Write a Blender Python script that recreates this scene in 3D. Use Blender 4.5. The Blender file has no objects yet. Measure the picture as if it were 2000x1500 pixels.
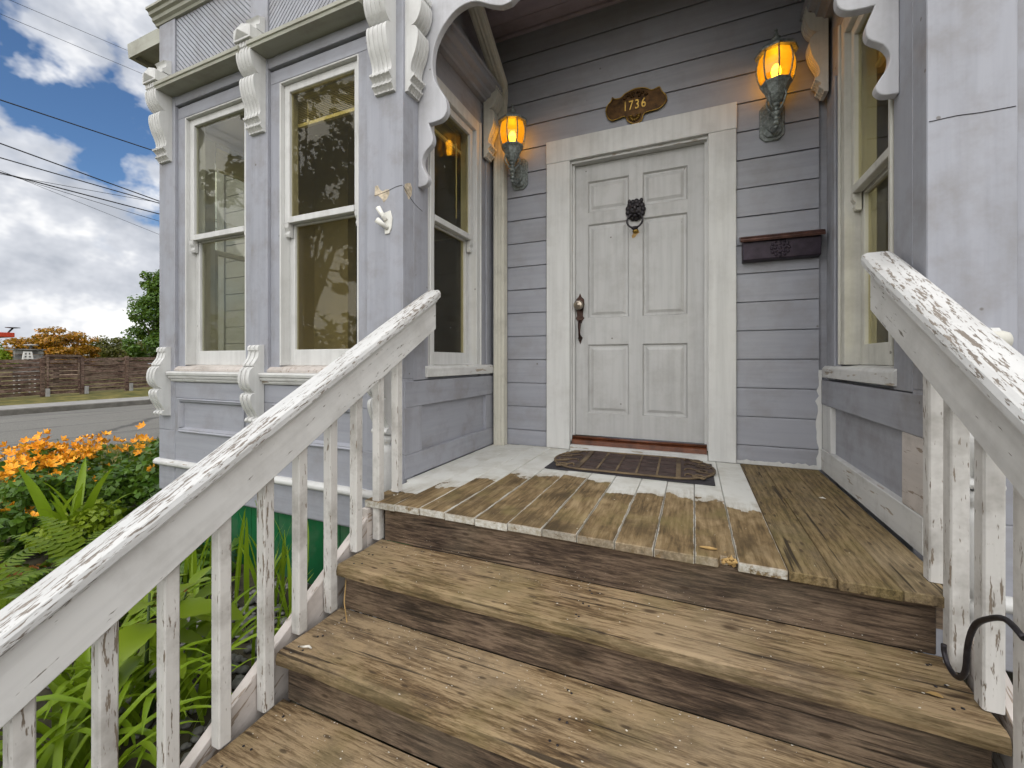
import bpy, bmesh, math, random
from mathutils import Vector, Matrix, Euler
R = random.Random(11)
SC = bpy.context.scene
C = SC.collection
rad = math.radians
H = 1.42                      # eye height above the garden soil; everything is drawn with the eye level at z = 0 and lifted at the end

# ------------------------------------------------------------------ camera, sky, sun, exposure
cam = bpy.data.cameras.new('camera')
cam.sensor_fit = 'HORIZONTAL'; cam.sensor_width = 36.0
cam.lens = 36.0 * 824 / 2000
cam.shift_y = -45 / 2000
cam.clip_start = 0.02; cam.clip_end = 900
co = bpy.data.objects.new('camera', cam); C.objects.link(co)
co.rotation_euler = (rad(90), 0, rad(23.3))
SC.camera = co

SUN_EL, SUN_AZ = 30, 168      # degrees; azimuth clockwise from +Y
world = bpy.data.worlds.new('World'); SC.world = world; world.use_nodes = True
wt = world.node_tree; wt.nodes.clear()
def wn(t, **k):
    n = wt.nodes.new(t)
    for a, b in k.items(): setattr(n, a, b)
    return n
def wl(a, b): wt.links.new(a, b)
def wmath(op, a, b=None, clamp=False):
    n = wn('ShaderNodeMath', operation=op, use_clamp=clamp)
    for i, q in enumerate((a, b)):
        if q is None: continue
        if isinstance(q, (int, float)): n.inputs[i].default_value = q
        else: wl(q, n.inputs[i])
    return n.outputs[0]
sky = wn('ShaderNodeTexSky', sky_type='NISHITA', sun_disc=False)
sky.sun_elevation = rad(SUN_EL); sky.sun_rotation = rad(SUN_AZ)
sky.air_density = 1.0; sky.dust_density = 0.4; sky.ozone_density = 3.0
tc = wn('ShaderNodeTexCoord')
mp = wn('ShaderNodeMapping'); mp.inputs['Scale'].default_value = (1, 1, 1.3); mp.inputs['Location'].default_value = (6.6, 1.9, 2.2)
wl(tc.outputs['Generated'], mp.inputs['Vector'])
def wnoise(scale, det, rough, dist=0.0):
    n = wn('ShaderNodeTexNoise'); wl(mp.outputs[0], n.inputs['Vector'])
    n.inputs['Scale'].default_value = scale; n.inputs['Detail'].default_value = det
    n.inputs['Roughness'].default_value = rough; n.inputs['Distortion'].default_value = dist
    return n.outputs['Fac']
def wramp(f, stops):
    n = wn('ShaderNodeValToRGB'); e = n.color_ramp.elements
    while len(e) < len(stops): e.new(0.5)
    for i, (p, c) in enumerate(stops):
        e[i].position = p; e[i].color = (*c, 1) if not isinstance(c, (int, float)) else (c, c, c, 1)
    wl(f, n.inputs[0]); return n.outputs[0]
big = wnoise(3.4, 6, 0.56, 0.0)
vo = wn('ShaderNodeTexVoronoi', feature='F1'); wl(mp.outputs[0], vo.inputs['Vector']); vo.inputs['Scale'].default_value = 11.0; vo.inputs['Detail'].default_value = 0.0
big = wmath('ADD', big, wmath('MULTIPLY', wmath('SUBTRACT', 0.62, vo.outputs['Distance']), 0.16))
sep = wn('ShaderNodeSeparateXYZ'); wl(tc.outputs['Generated'], sep.inputs[0])
low = wmath('MULTIPLY', wmath('SUBTRACT', 0.42, sep.outputs['Z'], True), 0.24)       # clouds crowd together towards the horizon
cov = wramp(wmath('ADD', big, low), [(0.455, 0.0), (0.505, 0.85), (0.56, 1.0)])
shade = wramp(wnoise(9.0, 4, 0.6), [(0.34, (0.44, 0.47, 0.53)), (0.52, (0.62, 0.645, 0.70)), (0.68, (1.0, 1.0, 1.0))])
skyt = wn('ShaderNodeMixRGB', blend_type='MULTIPLY'); skyt.inputs[0].default_value = 1.0
wl(sky.outputs[0], skyt.inputs[1]); skyt.inputs[2].default_value = (0.165, 0.20, 0.235, 1)
cl = wn('ShaderNodeMixRGB', blend_type='MULTIPLY'); cl.inputs[0].default_value = 1.0
wl(shade, cl.inputs[1]); cl.inputs[2].default_value = (2.3, 2.29, 2.27, 1)
mix = wn('ShaderNodeMixRGB'); wl(cov, mix.inputs[0]); wl(skyt.outputs[0], mix.inputs[1]); wl(cl.outputs[0], mix.inputs[2])
bg = wn('ShaderNodeBackground'); wl(mix.outputs[0], bg.inputs[0]); bg.inputs[1].default_value = 0.135
wo = wn('ShaderNodeOutputWorld'); wl(bg.outputs[0], wo.inputs[0])

sl = bpy.data.lights.new('sun', 'SUN'); sl.energy = 1.5; sl.angle = rad(130); sl.color = (1.0, 0.96, 0.90)
so = bpy.data.objects.new('sun', sl); C.objects.link(so); so.location = (3, -6, 12)
az = rad(SUN_AZ); el = rad(SUN_EL)
sd = Vector((math.sin(az) * math.cos(el), math.cos(az) * math.cos(el), math.sin(el)))
so.rotation_euler = sd.to_track_quat('Z', 'Y').to_euler()

vs = SC.view_settings
vs.view_transform = 'Standard'; vs.look = 'None'; vs.exposure = 1.92; vs.gamma = 1.0; vs.use_curve_mapping = False
SC.render.engine = 'CYCLES'
SC.cycles.use_denoising = True
SC.cycles.max_bounces = 5; SC.cycles.diffuse_bounces = 3; SC.cycles.glossy_bounces = 3; SC.cycles.transparent_max_bounces = 12
SC.cycles.sample_clamp_indirect = 4.0
SC.cycles.use_adaptive_sampling = True; SC.cycles.adaptive_threshold = 0.02

# ------------------------------------------------------------------ mesh helpers
W = {}
def _mesh(name, v, f, smooth=None):
    bm = bmesh.new()
    bv = [bm.verts.new(p) for p in v]
    for i, fc in enumerate(f):
        try:
            q = bm.faces.new([bv[k] for k in fc])
            if smooth and smooth[i]: q.smooth = True
        except ValueError: pass
    bmesh.ops.recalc_face_normals(bm, faces=bm.faces)
    me = bpy.data.meshes.new(name); bm.to_mesh(me); bm.free()
    return me
def link(name, data, parent=None, mw=None):
    o = bpy.data.objects.new(name, data); C.objects.link(o)
    mw = mw or Matrix.Identity(4)
    W[o] = mw.copy(); o.matrix_basis = mw
    if parent is not None:
        o.parent = parent; o.matrix_parent_inverse = W[parent].inverted()
    return o
def tag(o, label=None, cat=None, group=None, kind=None):
    if label: o['label'] = label
    if cat: o['category'] = cat
    if group: o['group'] = group
    if kind: o['kind'] = kind
    return o
def thing(name, loc, label, cat, group=None, parent=None):
    o = link(name, None, parent, Matrix.Translation(loc)); o.empty_display_size = 0.1
    return tag(o, label, cat, group)
class MB:
    def __init__(s): s.v = []; s.f = []; s.s = []
    def add(s, v, f, sm=False):
        n = len(s.v); s.v += [tuple(p) for p in v]; s.f += [tuple(i + n for i in q) for q in f]; s.s += [sm] * len(f); return s
    def box(s, x0, x1, y0, y1, z0, z1):
        x0, x1 = min(x0, x1), max(x0, x1); y0, y1 = min(y0, y1), max(y0, y1); z0, z1 = min(z0, z1), max(z0, z1)
        return s.add([(x0, y0, z0), (x1, y0, z0), (x1, y1, z0), (x0, y1, z0), (x0, y0, z1), (x1, y0, z1), (x1, y1, z1), (x0, y1, z1)],
                     [(0, 3, 2, 1), (4, 5, 6, 7), (0, 1, 5, 4), (1, 2, 6, 5), (2, 3, 7, 6), (3, 0, 4, 7)])
    def prism(s, poly, fn, a, b, sm=False):
        """poly: 2-D points, fn(p, q, t) -> xyz, extruded from t=a to t=b"""
        n = len(poly)
        v = [fn(p, q, a) for p, q in poly] + [fn(p, q, b) for p, q in poly]
        s.add(v, [(i, (i + 1) % n, n + (i + 1) % n, n + i) for i in range(n)], sm)
        m = len(s.v) - 2 * n
        s.f += [tuple(m + i for i in range(n - 1, -1, -1)), tuple(m + n + i for i in range(n))]; s.s += [False, False]
        return s
    def tube(s, pts, r, n=8, sm=True):
        pts = [Vector(p) for p in pts]; k = len(pts)
        rr = r if isinstance(r, (list, tuple)) else [r] * k
        v = []; up = None
        for i, p in enumerate(pts):
            d = (pts[min(i + 1, k - 1)] - pts[max(i - 1, 0)]).normalized()
            if up is None:
                up = Vector((0, 0, 1)) if abs(d.z) < 0.9 else Vector((1, 0, 0))
            u = (up - d * up.dot(d)).normalized(); w = d.cross(u); up = u
            for j in range(n):
                a = 2 * math.pi * j / n
                v.append(p + (u * math.cos(a) + w * math.sin(a)) * rr[i])
        f = [(i * n + j, i * n + (j + 1) % n, (i + 1) * n + (j + 1) % n, (i + 1) * n + j) for i in range(k - 1) for j in range(n)]
        m = len(s.v); s.add(v, f, sm)
        s.f += [tuple(m + j for j in range(n)), tuple(m + (k - 1) * n + j for j in range(n))]; s.s += [False, False]
        return s
    def lathe(s, prof, c, n=16, sm=True, a0=0.0, a1=2 * math.pi, sx=1.0, sy=1.0):
        full = abs(a1 - a0 - 2 * math.pi) < 1e-6
        m = n if full else n + 1
        v = [(c[0] + sx * r * math.cos(a0 + (a1 - a0) * j / n), c[1] + sy * r * math.sin(a0 + (a1 - a0) * j / n), c[2] + h) for r, h in prof for j in range(m)]
        k = len(prof)
        f = [(i * m + j, i * m + (j + 1) % m, (i + 1) * m + (j + 1) % m, (i + 1) * m + j) for i in range(k - 1) for j in range(n)]
        b = len(s.v); s.add(v, f, sm)
        if full:
            s.f += [tuple(b + j for j in range(m)), tuple(b + (k - 1) * m + j for j in range(m))]; s.s += [False, False]
        return s
    def build(s, name, mat, parent=None, bevel=0.0, mw=None, seg=1):
        v = s.v
        if mw is not None:
            iv = mw.inverted(); v = [iv @ Vector(p) for p in v]
        me = _mesh(name, v, s.f, s.s); me.materials.append(mat)
        o = link(name, me, parent, mw)
        if bevel:
            b = o.modifiers.new('bevel', 'BEVEL'); b.width = bevel; b.segments = seg; b.limit_method = 'ANGLE'; b.angle_limit = rad(40)
        return o
def inst(src, name, parent, mw):
    return link(name, src if isinstance(src, bpy.types.Mesh) else src.data, parent, mw)

# ------------------------------------------------------------------ material helpers
class NT:
    def __init__(s, name):
        s.m = bpy.data.materials.new(name); s.m.use_nodes = True; s.t = s.m.node_tree; s.t.nodes.clear()
        s.out = s.t.nodes.new('ShaderNodeOutputMaterial')
        s.tc = s.t.nodes.new('ShaderNodeTexCoord'); s.oi = s.t.nodes.new('ShaderNodeObjectInfo')
    def n(s, typ, ins=None, **kw):
        d = s.t.nodes.new(typ)
        for k, v in kw.items(): setattr(d, k, v)
        for k, v in (ins or {}).items(): s.set(d.inputs[k], v)
        return d
    def set(s, sock, v):
        if isinstance(v, bpy.types.NodeSocket): s.t.links.new(v, sock)
        else:
            if sock.type == 'RGBA' and len(v) == 3: v = (*v, 1)
            sock.default_value = v
    def math(s, op, a, b=0.0, clamp=False):
        return s.n('ShaderNodeMath', {0: a, 1: b}, operation=op, use_clamp=clamp).outputs[0]
    def co(s, scale=(1, 1, 1), rand=7.0):
        r = s.n('ShaderNodeVectorMath', {0: s.tc.outputs['Object'], 1: s.n('ShaderNodeCombineXYZ', {0: s.math('MULTIPLY', s.oi.outputs['Random'], rand), 1: s.math('MULTIPLY', s.oi.outputs['Random'], rand * 1.7), 2: s.math('MULTIPLY', s.oi.outputs['Random'], rand * 2.3)}).outputs[0]}, operation='ADD').outputs[0]
        return s.n('ShaderNodeMapping', {'Vector': r, 'Scale': scale}).outputs[0]
    def noise(s, vec, scale=1.0, det=5.0, rough=0.55, dist=0.0, ty='FBM'):
        return s.n('ShaderNodeTexNoise', {'Vector': vec, 'Scale': scale, 'Detail': det, 'Roughness': rough, 'Distortion': dist}).outputs['Fac']
    def ramp(s, f, stops, interp='LINEAR'):
        d = s.n('ShaderNodeValToRGB', {0: f}); e = d.color_ramp.elements; d.color_ramp.interpolation = interp
        while len(e) < len(stops): e.new(0.5)
        for i, (p, c) in enumerate(stops):
            e[i].position = p; e[i].color = (c, c, c, 1) if isinstance(c, (int, float)) else (*c, 1)
        return d.outputs[0]
    def mix(s, f, a, b, mode='MIX'):
        return s.n('ShaderNodeMixRGB', {0: f, 1: a, 2: b}, blend_type=mode).outputs[0]
    def bump(s, h, st=0.3, dist=0.01, nrm=None):
        d = s.n('ShaderNodeBump', {'Height': h, 'Strength': st, 'Distance': dist})
        if nrm is not None: s.set(d.inputs['Normal'], nrm)
        return d.outputs[0]
    def done(s, col, rough=0.5, nrm=None, metal=0.0, spec=0.4, **extra):
        p = s.n('ShaderNodeBsdfPrincipled', {'Base Color': col, 'Roughness': rough, 'Metallic': metal, 'Specular IOR Level': spec})
        for k, v in extra.items(): s.set(p.inputs[k.replace('_', ' ')], v)
        if nrm is not None: s.set(p.inputs['Normal'], nrm)
        s.t.links.new(p.outputs[0], s.out.inputs[0]); return s.m
def dim(c, k): return tuple(x * k for x in c)
AX = {'x': (0.06, 1, 1), 'y': (1, 0.06, 1), 'z': (1, 1, 0.06)}
def stretch(axis, along, across):
    return tuple(along if a == axis else across for a in 'xyz')

def paint(name, col, axis='z', dirt=0.35, chips=0.0, chip_scale=9.0, chip_col=(0.42, 0.36, 0.29), rough=0.5, vary=0.12, crack=0.0):
    m = NT(name)
    v = m.co()
    c = m.mix(m.noise(v, 1.3, 2), dim(col, 1 + vary), dim(col, 1 - vary))
    st = m.noise(m.co(stretch(axis, 1.5, 26)), 1.0, 3, 0.6)
    c = m.mix(m.ramp(st, [(0.42, 0.0), (0.70, 0.42)]), c, dim(col, 0.70))
    d = m.noise(v, 4.5, 5, 0.68)
    c = m.mix(m.math('MULTIPLY', m.ramp(d, [(0.47, 0.0), (0.74, 1.0)]), dirt), c, (0.17, 0.15, 0.125))
    # sparse knocks and nail marks
    vo = m.n('ShaderNodeTexVoronoi', {'Vector': v, 'Scale': 7.0}); sp = m.ramp(vo.outputs['Distance'], [(0.035, 1.0), (0.055, 0.0)])
    gate = m.ramp(m.n('ShaderNodeSeparateColor', {0: vo.outputs['Color']}).outputs[0], [(0.55, 0.0), (0.6, 1.0)])
    c = m.mix(m.math('MULTIPLY', m.math('MULTIPLY', sp, gate), 0.75), c, (0.10, 0.085, 0.07))
    h = m.math('MULTIPLY', st, 0.8)
    if chips:
        k = m.noise(m.co(stretch(axis, chip_scale * 0.15, chip_scale)), 1.0, 3, 0.65)
        k2 = m.noise(m.co(stretch(axis, 1.6, 14)), 1.0, 2, 0.6)
        msk = m.ramp(m.math('ADD', k, m.math('MULTIPLY', m.math('SUBTRACT', k2, 0.5), 0.50)), [(0.695 - chips * 0.3, 0.0), (0.735 - chips * 0.3, 1.0)])
        wd = m.mix(m.noise(m.co(stretch(axis, 3, 90)), 1.0, 2, 0.7), dim(chip_col, 0.35), dim(chip_col, 1.2))
        c = m.mix(msk, c, wd)
        h = m.math('SUBTRACT', h, m.math('MULTIPLY', msk, 1.3))
    return m.done(c, m.ramp(d, [(0.3, rough - 0.08), (0.8, rough + 0.2)]), m.bump(h, 0.32, 0.004))

def wood(name, axis='x', cols=((0.036, 0.022, 0.012), (0.145, 0.094, 0.047), (0.315, 0.228, 0.130)), stain=0.55, stain_col=(0.055, 0.040, 0.027), moss=0.3, knots=True, fine=70.0, bias=0.0, rough=0.8, nosing=False):
    m = NT(name)
    g = m.noise(m.co(stretch(axis, 1.6, 15)), 1.0, 3, 0.55, 0.6)
    wav = m.n('ShaderNodeTexWave', {'Vector': m.co(stretch(axis, 0.35, 7)), 'Scale': 1.6, 'Distortion': 5.0, 'Detail': 3.0, 'Detail Scale': 1.2, 'Detail Roughness': 0.6}).outputs['Fac']
    fi = m.noise(m.co(stretch(axis, 9.0, fine * 1.3)), 1.0, 4, 0.78)
    t = m.math('ADD', m.math('ADD', m.math('MULTIPLY', g, 0.30), m.math('MULTIPLY', fi, 0.72)), m.math('MULTIPLY', wav, 0.08))
    t = m.math('ADD', t, bias)
    c = m.ramp(t, [(0.42, cols[0]), (0.53, cols[1]), (0.64, cols[2])])
    v = m.co()
    gy = m.noise(v, 1.7, 3, 0.6)
    c = m.mix(m.ramp(gy, [(0.47, 0.0), (0.75, 0.45)]), c, m.mix(fi, dim(cols[2], 0.45), (0.44, 0.365, 0.26)))
    b = m.noise(m.co(stretch(axis, 2.2, 4.6)), 1.5, 7, 0.74)
    c = m.mix(m.math('MULTIPLY', m.ramp(b, [(0.50, 0.0), (0.66, 1.0)]), stain), c, m.mix(fi, stain_col, dim(stain_col, 2.6)))
    if moss:
        c = m.mix(m.math('MULTIPLY', m.ramp(m.noise(m.co(rand=3.0), 3.1, 4, 0.65), [(0.50, 0.0), (0.72, 1.0)]), moss), c, (0.115, 0.098, 0.030))
    if knots:
        vo = m.n('ShaderNodeTexVoronoi', {'Vector': m.co(stretch(axis, 1.3, 3.0)), 'Scale': 1.7, 'Randomness': 1.0})
        c = m.mix(m.ramp(vo.outputs['Distance'], [(0.03, 0.85), (0.075, 0.0)]), c, (0.05, 0.030, 0.016))
    sp = m.n('ShaderNodeTexVoronoi', {'Vector': m.co(stretch(axis, 9, 26)), 'Scale': 1.0})
    c = m.mix(m.ramp(sp.outputs['Distance'], [(0.10, 0.75), (0.19, 0.0)]), c, (0.040, 0.026, 0.015))
    ck = m.ramp(m.noise(m.co(stretch(axis, 1.4, 42)), 1.0, 3, 0.5), [(0.31, 1.0), (0.36, 0.0)])
    c = m.mix(m.math('MULTIPLY', ck, 0.85), c, (0.022, 0.016, 0.011))
    if nosing:      # mossy grime on the worn front edge, with shade painted into its face
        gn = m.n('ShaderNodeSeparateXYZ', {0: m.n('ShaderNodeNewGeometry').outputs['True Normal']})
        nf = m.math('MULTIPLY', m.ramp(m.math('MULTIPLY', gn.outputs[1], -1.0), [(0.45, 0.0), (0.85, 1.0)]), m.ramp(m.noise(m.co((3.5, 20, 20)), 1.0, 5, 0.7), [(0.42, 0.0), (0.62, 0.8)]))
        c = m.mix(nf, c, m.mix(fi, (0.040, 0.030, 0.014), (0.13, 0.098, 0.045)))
    h = m.math('SUBTRACT', fi, ck)
    return m.done(c, rough, m.bump(h, 0.55, 0.006), spec=0.25)

def plain(name, col, rough=0.5, metal=0.0, scale=18.0, vary=0.3, bump=0.15, col2=None):
    m = NT(name); v = m.co()
    n = m.noise(v, scale, 6, 0.6)
    c = m.mix(m.ramp(n, [(0.35, 0.0), (0.68, 1.0)]), dim(col, 1 - vary), col2 or dim(col, 1 + vary * 0.6))
    return m.done(c, rough, m.bump(n, bump, 0.003), metal)

def leafmat(name, a, b, tip=None, trans=0.35, rough=0.38):
    m = NT(name)
    ge = m.n('ShaderNodeNewGeometry')
    r = ge.outputs['Random Per Island']
    r2 = m.math('FRACT', m.math('ADD', r, m.oi.outputs['Random']))
    c = m.mix(r2, a, b)
    n = m.noise(m.tc.outputs['Object'], 3.0, 4)
    c = m.mix(m.ramp(n, [(0.35, 0.0), (0.7, 0.6)]), c, tip or dim(b, 1.35))
    p = m.n('ShaderNodeBsdfPrincipled', {'Base Color': c, 'Roughness': rough, 'Specular IOR Level': 0.35})
    tr = m.n('ShaderNodeBsdfTranslucent', {'Color': m.mix(0.5, c, (0.30, 0.42, 0.03), 'MIX')})
    mx = m.n('ShaderNodeMixShader', {0: trans, 1: p.outputs[0], 2: tr.outputs[0]})
    m.t.links.new(mx.outputs[0], m.out.inputs[0]); return m.m

def glassmat(name, tint=(0.90, 0.90, 0.82), refl=1.0):
    m = NT(name)
    fc = m.n('ShaderNodeLayerWeight', {'Blend': 0.5}).outputs['Facing']
    fr = m.math('ADD', m.math('MULTIPLY', m.math('POWER', fc, 4.5), 0.40), 0.016 * refl, True)
    nb = m.bump(m.noise(m.tc.outputs['Object'], 2.2, 2), 0.04, 0.02)
    tr = m.n('ShaderNodeBsdfTransparent', {'Color': tint})
    gl = m.n('ShaderNodeBsdfGlossy', {'Color': (1, 1, 1), 'Roughness': 0.012, 'Normal': nb})
    sp = m.ramp(m.noise(m.tc.outputs['Object'], 34.0, 3, 0.6), [(0.735, 0.0), (0.76, 0.7)])        # dust and paint specks on the pane
    df = m.n('ShaderNodeBsdfDiffuse', {'Color': (0.55, 0.53, 0.45)})
    m1 = m.n('ShaderNodeMixShader', {0: fr, 1: tr.outputs[0], 2: gl.outputs[0]})
    m2 = m.n('ShaderNodeMixShader', {0: m.math('ADD', m.math('MULTIPLY', sp, 0.8), 0.02), 1: m1.outputs[0], 2: df.outputs[0]})
    m.t.links.new(m2.outputs[0], m.out.inputs[0]); return m.m

LIL = (0.300, 0.308, 0.344)
WHT = (0.57, 0.57, 0.555)
M = {}
M['lilac_h'] = paint('lilac board paint', LIL, 'x', dirt=0.34, vary=0.09)
M['lilac_v'] = paint('lilac trim paint', LIL, 'z', dirt=0.5, vary=0.08)
M['lilac_hy'] = paint('lilac side board paint', LIL, 'y', dirt=0.5, vary=0.08)
M['lilac_chip'] = paint('lilac corner paint with bare patches', LIL, 'z', dirt=0.4, vary=0.08)
M['white_v'] = paint('white trim paint', WHT, 'z', dirt=0.22, vary=0.05)
M['pale'] = paint('pale lilac trim paint', (0.47, 0.472, 0.495), 'z', dirt=0.3, vary=0.05)
M['white_h'] = paint('white horizontal trim paint', WHT, 'x', dirt=0.35, vary=0.05, chips=0.14, chip_scale=40.0)
M['white_hy'] = paint('white side trim paint', WHT, 'y', dirt=0.45, vary=0.06, chips=0.14, chip_scale=40.0)
M['white_door'] = paint('white door paint', (0.44, 0.44, 0.432), 'z', dirt=0.3, vary=0.05)
M['cream'] = paint('cream sash paint', (0.56, 0.55, 0.495), 'z', dirt=0.32, vary=0.06)
M['soffit'] = paint('soffit paint', (0.33, 0.33, 0.27), 'x', dirt=0.45, vary=0.1)
M['ceiling'] = paint('ceiling paint', (0.42, 0.355, 0.405), 'x', dirt=0.4, vary=0.1)
M['rail_cap'] = paint('peeling white rail paint', (0.57, 0.57, 0.56), 'y', dirt=0.25, chips=0.36, chip_scale=135.0, chip_col=(0.25, 0.215, 0.18))
M['rail_board'] = paint('white rail board paint', (0.64, 0.635, 0.615), 'y', dirt=0.28, chips=0.10, chip_scale=90.0, chip_col=(0.2, 0.18, 0.15), vary=0.07)
M['baluster'] = paint('worn white baluster paint', (0.58, 0.565, 0.535), 'z', dirt=0.75, chips=0.235, chip_scale=105.0, chip_col=(0.24, 0.195, 0.15))
M['stringer'] = paint('pinkish worn white paint', (0.50, 0.455, 0.42), 'y', dirt=0.5, chips=0.28, chip_scale=60, chip_col=(0.34, 0.27, 0.21))
M['green'] = paint('green plank paint', (0.006, 0.110, 0.036), 'z', dirt=0.35, chips=0.06, chip_col=(0.2, 0.26, 0.2))
M['downspout'] = paint('cream downspout paint', (0.55, 0.53, 0.45), 'z', dirt=0.4, vary=0.07)
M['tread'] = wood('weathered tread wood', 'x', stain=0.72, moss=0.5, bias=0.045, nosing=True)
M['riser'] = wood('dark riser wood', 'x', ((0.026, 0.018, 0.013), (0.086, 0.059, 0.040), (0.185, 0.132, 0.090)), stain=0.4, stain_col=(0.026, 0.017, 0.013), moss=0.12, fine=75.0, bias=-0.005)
M['bare'] = wood('bare new deck wood', 'y', ((0.075, 0.055, 0.028), (0.155, 0.108, 0.050), (0.250, 0.185, 0.095)), stain=0.6, moss=0.5, fine=75)
M['fence'] = wood('brown fence wood', 'y', ((0.028, 0.016, 0.012), (0.095, 0.055, 0.040), (0.20, 0.135, 0.105)), stain=0.5, moss=0.1, knots=False, fine=20)
M['threshold'] = plain('varnished threshold wood', (0.12, 0.040, 0.018), 0.3, 0, 12, 0.5)
M['iron'] = plain('dark iron', (0.040, 0.036, 0.040), 0.45, 0.6, 30, 0.5)
M['bronze'] = plain('aged bronze', (0.050, 0.028, 0.022), 0.38, 0.75, 40, 0.5)
M['knob'] = plain('dull brass', (0.36, 0.31, 0.25), 0.3, 0.85, 30, 0.3)
M['verdigris'] = plain('verdigris lantern metal', (0.17, 0.195, 0.185), 0.5, 0.3, 60, 0.45, 0.4, (0.30, 0.33, 0.32))
M['mailbox'] = plain('dark plum mailbox metal', (0.032, 0.022, 0.034), 0.42, 0.35, 22, 0.4)
M['mailbox_lid'] = plain('copper brown mailbox lid', (0.10, 0.050, 0.040), 0.35, 0.5, 22, 0.4)
M['brass'] = plain('dark brass plaque', (0.045, 0.022, 0.006), 0.32, 0.8, 26, 0.6)
M['brass_hi'] = plain('polished brass edge', (0.30, 0.19, 0.045), 0.28, 0.9, 26, 0.4)
M['mat'] = plain('brown rubber mat', (0.060, 0.038, 0.033), 0.65, 0, 14, 0.5)
M['mat_dusty'] = plain('dusty mat relief', (0.085, 0.056, 0.040), 0.75, 0, 5, 0.4, 0.3, (0.20, 0.145, 0.080))
M['rubber'] = plain('black rubber', (0.028, 0.025, 0.030), 0.7, 0, 20, 0.3)
M['plastic'] = plain('white plastic', (0.68, 0.67, 0.62), 0.4, 0, 12, 0.12)
M['glass'] = glassmat('window glass')
M['glass_warm'] = glassmat('old window glass', (0.84, 0.81, 0.66))
M['bare_paint'] = plain('flaked cream undercoat', (0.52, 0.44, 0.33), 0.8, 0, 40, 0.45)
def asphalt():
    m = NT('patched asphalt'); ob = m.tc.outputs['Object']
    c = m.mix(m.noise(ob, 0.6, 6, 0.7), (0.165, 0.158, 0.138), (0.255, 0.245, 0.215))
    c = m.mix(m.ramp(m.noise(ob, 38.0, 3, 0.7), [(0.40, 0.5), (0.66, 0.0)]), c, (0.085, 0.082, 0.075))
    ed = m.n('ShaderNodeTexVoronoi', {'Vector': m.n('ShaderNodeMapping', {'Vector': ob, 'Scale': (0.45, 0.16, 1)}).outputs[0], 'Scale': 1.0}, feature='DISTANCE_TO_EDGE').outputs['Distance']
    c = m.mix(m.ramp(m.math('ADD', ed, m.math('MULTIPLY', m.math('SUBTRACT', m.noise(ob, 2.0, 4), 0.5), 0.06)), [(0.008, 0.75), (0.018, 0.0)]), c, (0.050, 0.048, 0.045))
    st = m.noise(m.n('ShaderNodeMapping', {'Vector': ob, 'Scale': (1.4, 0.12, 1)}).outputs[0], 1.0, 4)
    c = m.mix(m.ramp(st, [(0.52, 0.0), (0.72, 0.5)]), c, (0.10, 0.096, 0.088))
    return m.done(c, 0.9, m.bump(m.noise(ob, 60.0, 2), 0.4, 0.01))
M['asphalt'] = asphalt()
M['concrete'] = plain('concrete', (0.30, 0.29, 0.27), 0.9, 0, 5.0, 0.2, 0.3)
M['kerb'] = plain('weathered kerb', (0.15, 0.14, 0.12), 0.9, 0, 5.0, 0.25, 0.3)
M['soil'] = plain('garden soil', (0.042, 0.034, 0.024), 0.95, 0, 7.0, 0.5, 0.9, (0.085, 0.075, 0.045))
M['lawn'] = plain('mown lawn', (0.105, 0.115, 0.022), 0.95, 0, 2.2, 0.45, 0.8, (0.20, 0.165, 0.045))
M['pebble'] = plain('pebbles', (0.20, 0.195, 0.185), 0.7, 0, 6, 0.5)
M['room'] = plain('cream room wall', (0.40, 0.34, 0.21), 0.9, 0, 1.5, 0.1, 0.05)
M['room_dark'] = plain('dark brown room', (0.055, 0.028, 0.010), 0.8, 0, 1.2, 0.4, 0.05)
M['blind'] = plain('ivory blind', (0.72, 0.66, 0.42), 0.5, 0, 5, 0.08, 0.05)
M['orange'] = plain('orange petals', (0.90, 0.34, 0.012), 0.5, 0, 30, 0.12, 0.1, (0.98, 0.50, 0.03))
M['stem'] = plain('green stems', (0.05, 0.085, 0.02), 0.6, 0, 10, 0.3)
M['bark'] = plain('bark', (0.07, 0.052, 0.036), 0.9, 0, 9, 0.5, 0.8)
M['l_lily'] = leafmat('daylily leaf', (0.130, 0.235, 0.010), (0.210, 0.330, 0.014), (0.30, 0.39, 0.022))
M['l_dark'] = leafmat('dark shrub leaf', (0.032, 0.085, 0.010), (0.085, 0.170, 0.018), (0.125, 0.21, 0.026), 0.25)
M['l_broad'] = leafmat('yellow green broad leaf', (0.15, 0.23, 0.012), (0.20, 0.28, 0.016), (0.27, 0.34, 0.022))
M['l_fern'] = leafmat('fern pinnae', (0.080, 0.155, 0.010), (0.140, 0.215, 0.014), (0.20, 0.25, 0.022))
M['l_rust'] = leafmat('dead fern', (0.13, 0.036, 0.008), (0.24, 0.075, 0.014), (0.30, 0.11, 0.02), 0.2)
M['l_gold'] = leafmat('golden tree leaf', (0.34, 0.135, 0.008), (0.46, 0.185, 0.008), (0.20, 0.145, 0.012), 0.2)
M['l_green'] = leafmat('green tree leaf', (0.030, 0.075, 0.010), (0.075, 0.145, 0.018), (0.10, 0.17, 0.03), 0.25)
M['l_olive'] = leafmat('olive tree leaf', (0.060, 0.070, 0.012), (0.115, 0.105, 0.018), (0.13, 0.125, 0.03), 0.2)
M['l_bay'] = leafmat('glossy bush leaf', (0.035, 0.070, 0.012), (0.085, 0.115, 0.022), None, 0.15, 0.3)
M['chip'] = plain('paint flakes', (0.66, 0.63, 0.55), 0.7, 0, 40, 0.2)
M['straw'] = plain('dry straw', (0.42, 0.27, 0.10), 0.7, 0, 20, 0.3)
M['wire'] = plain('cable', (0.022, 0.022, 0.024), 0.6, 0, 5, 0.1)
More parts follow.
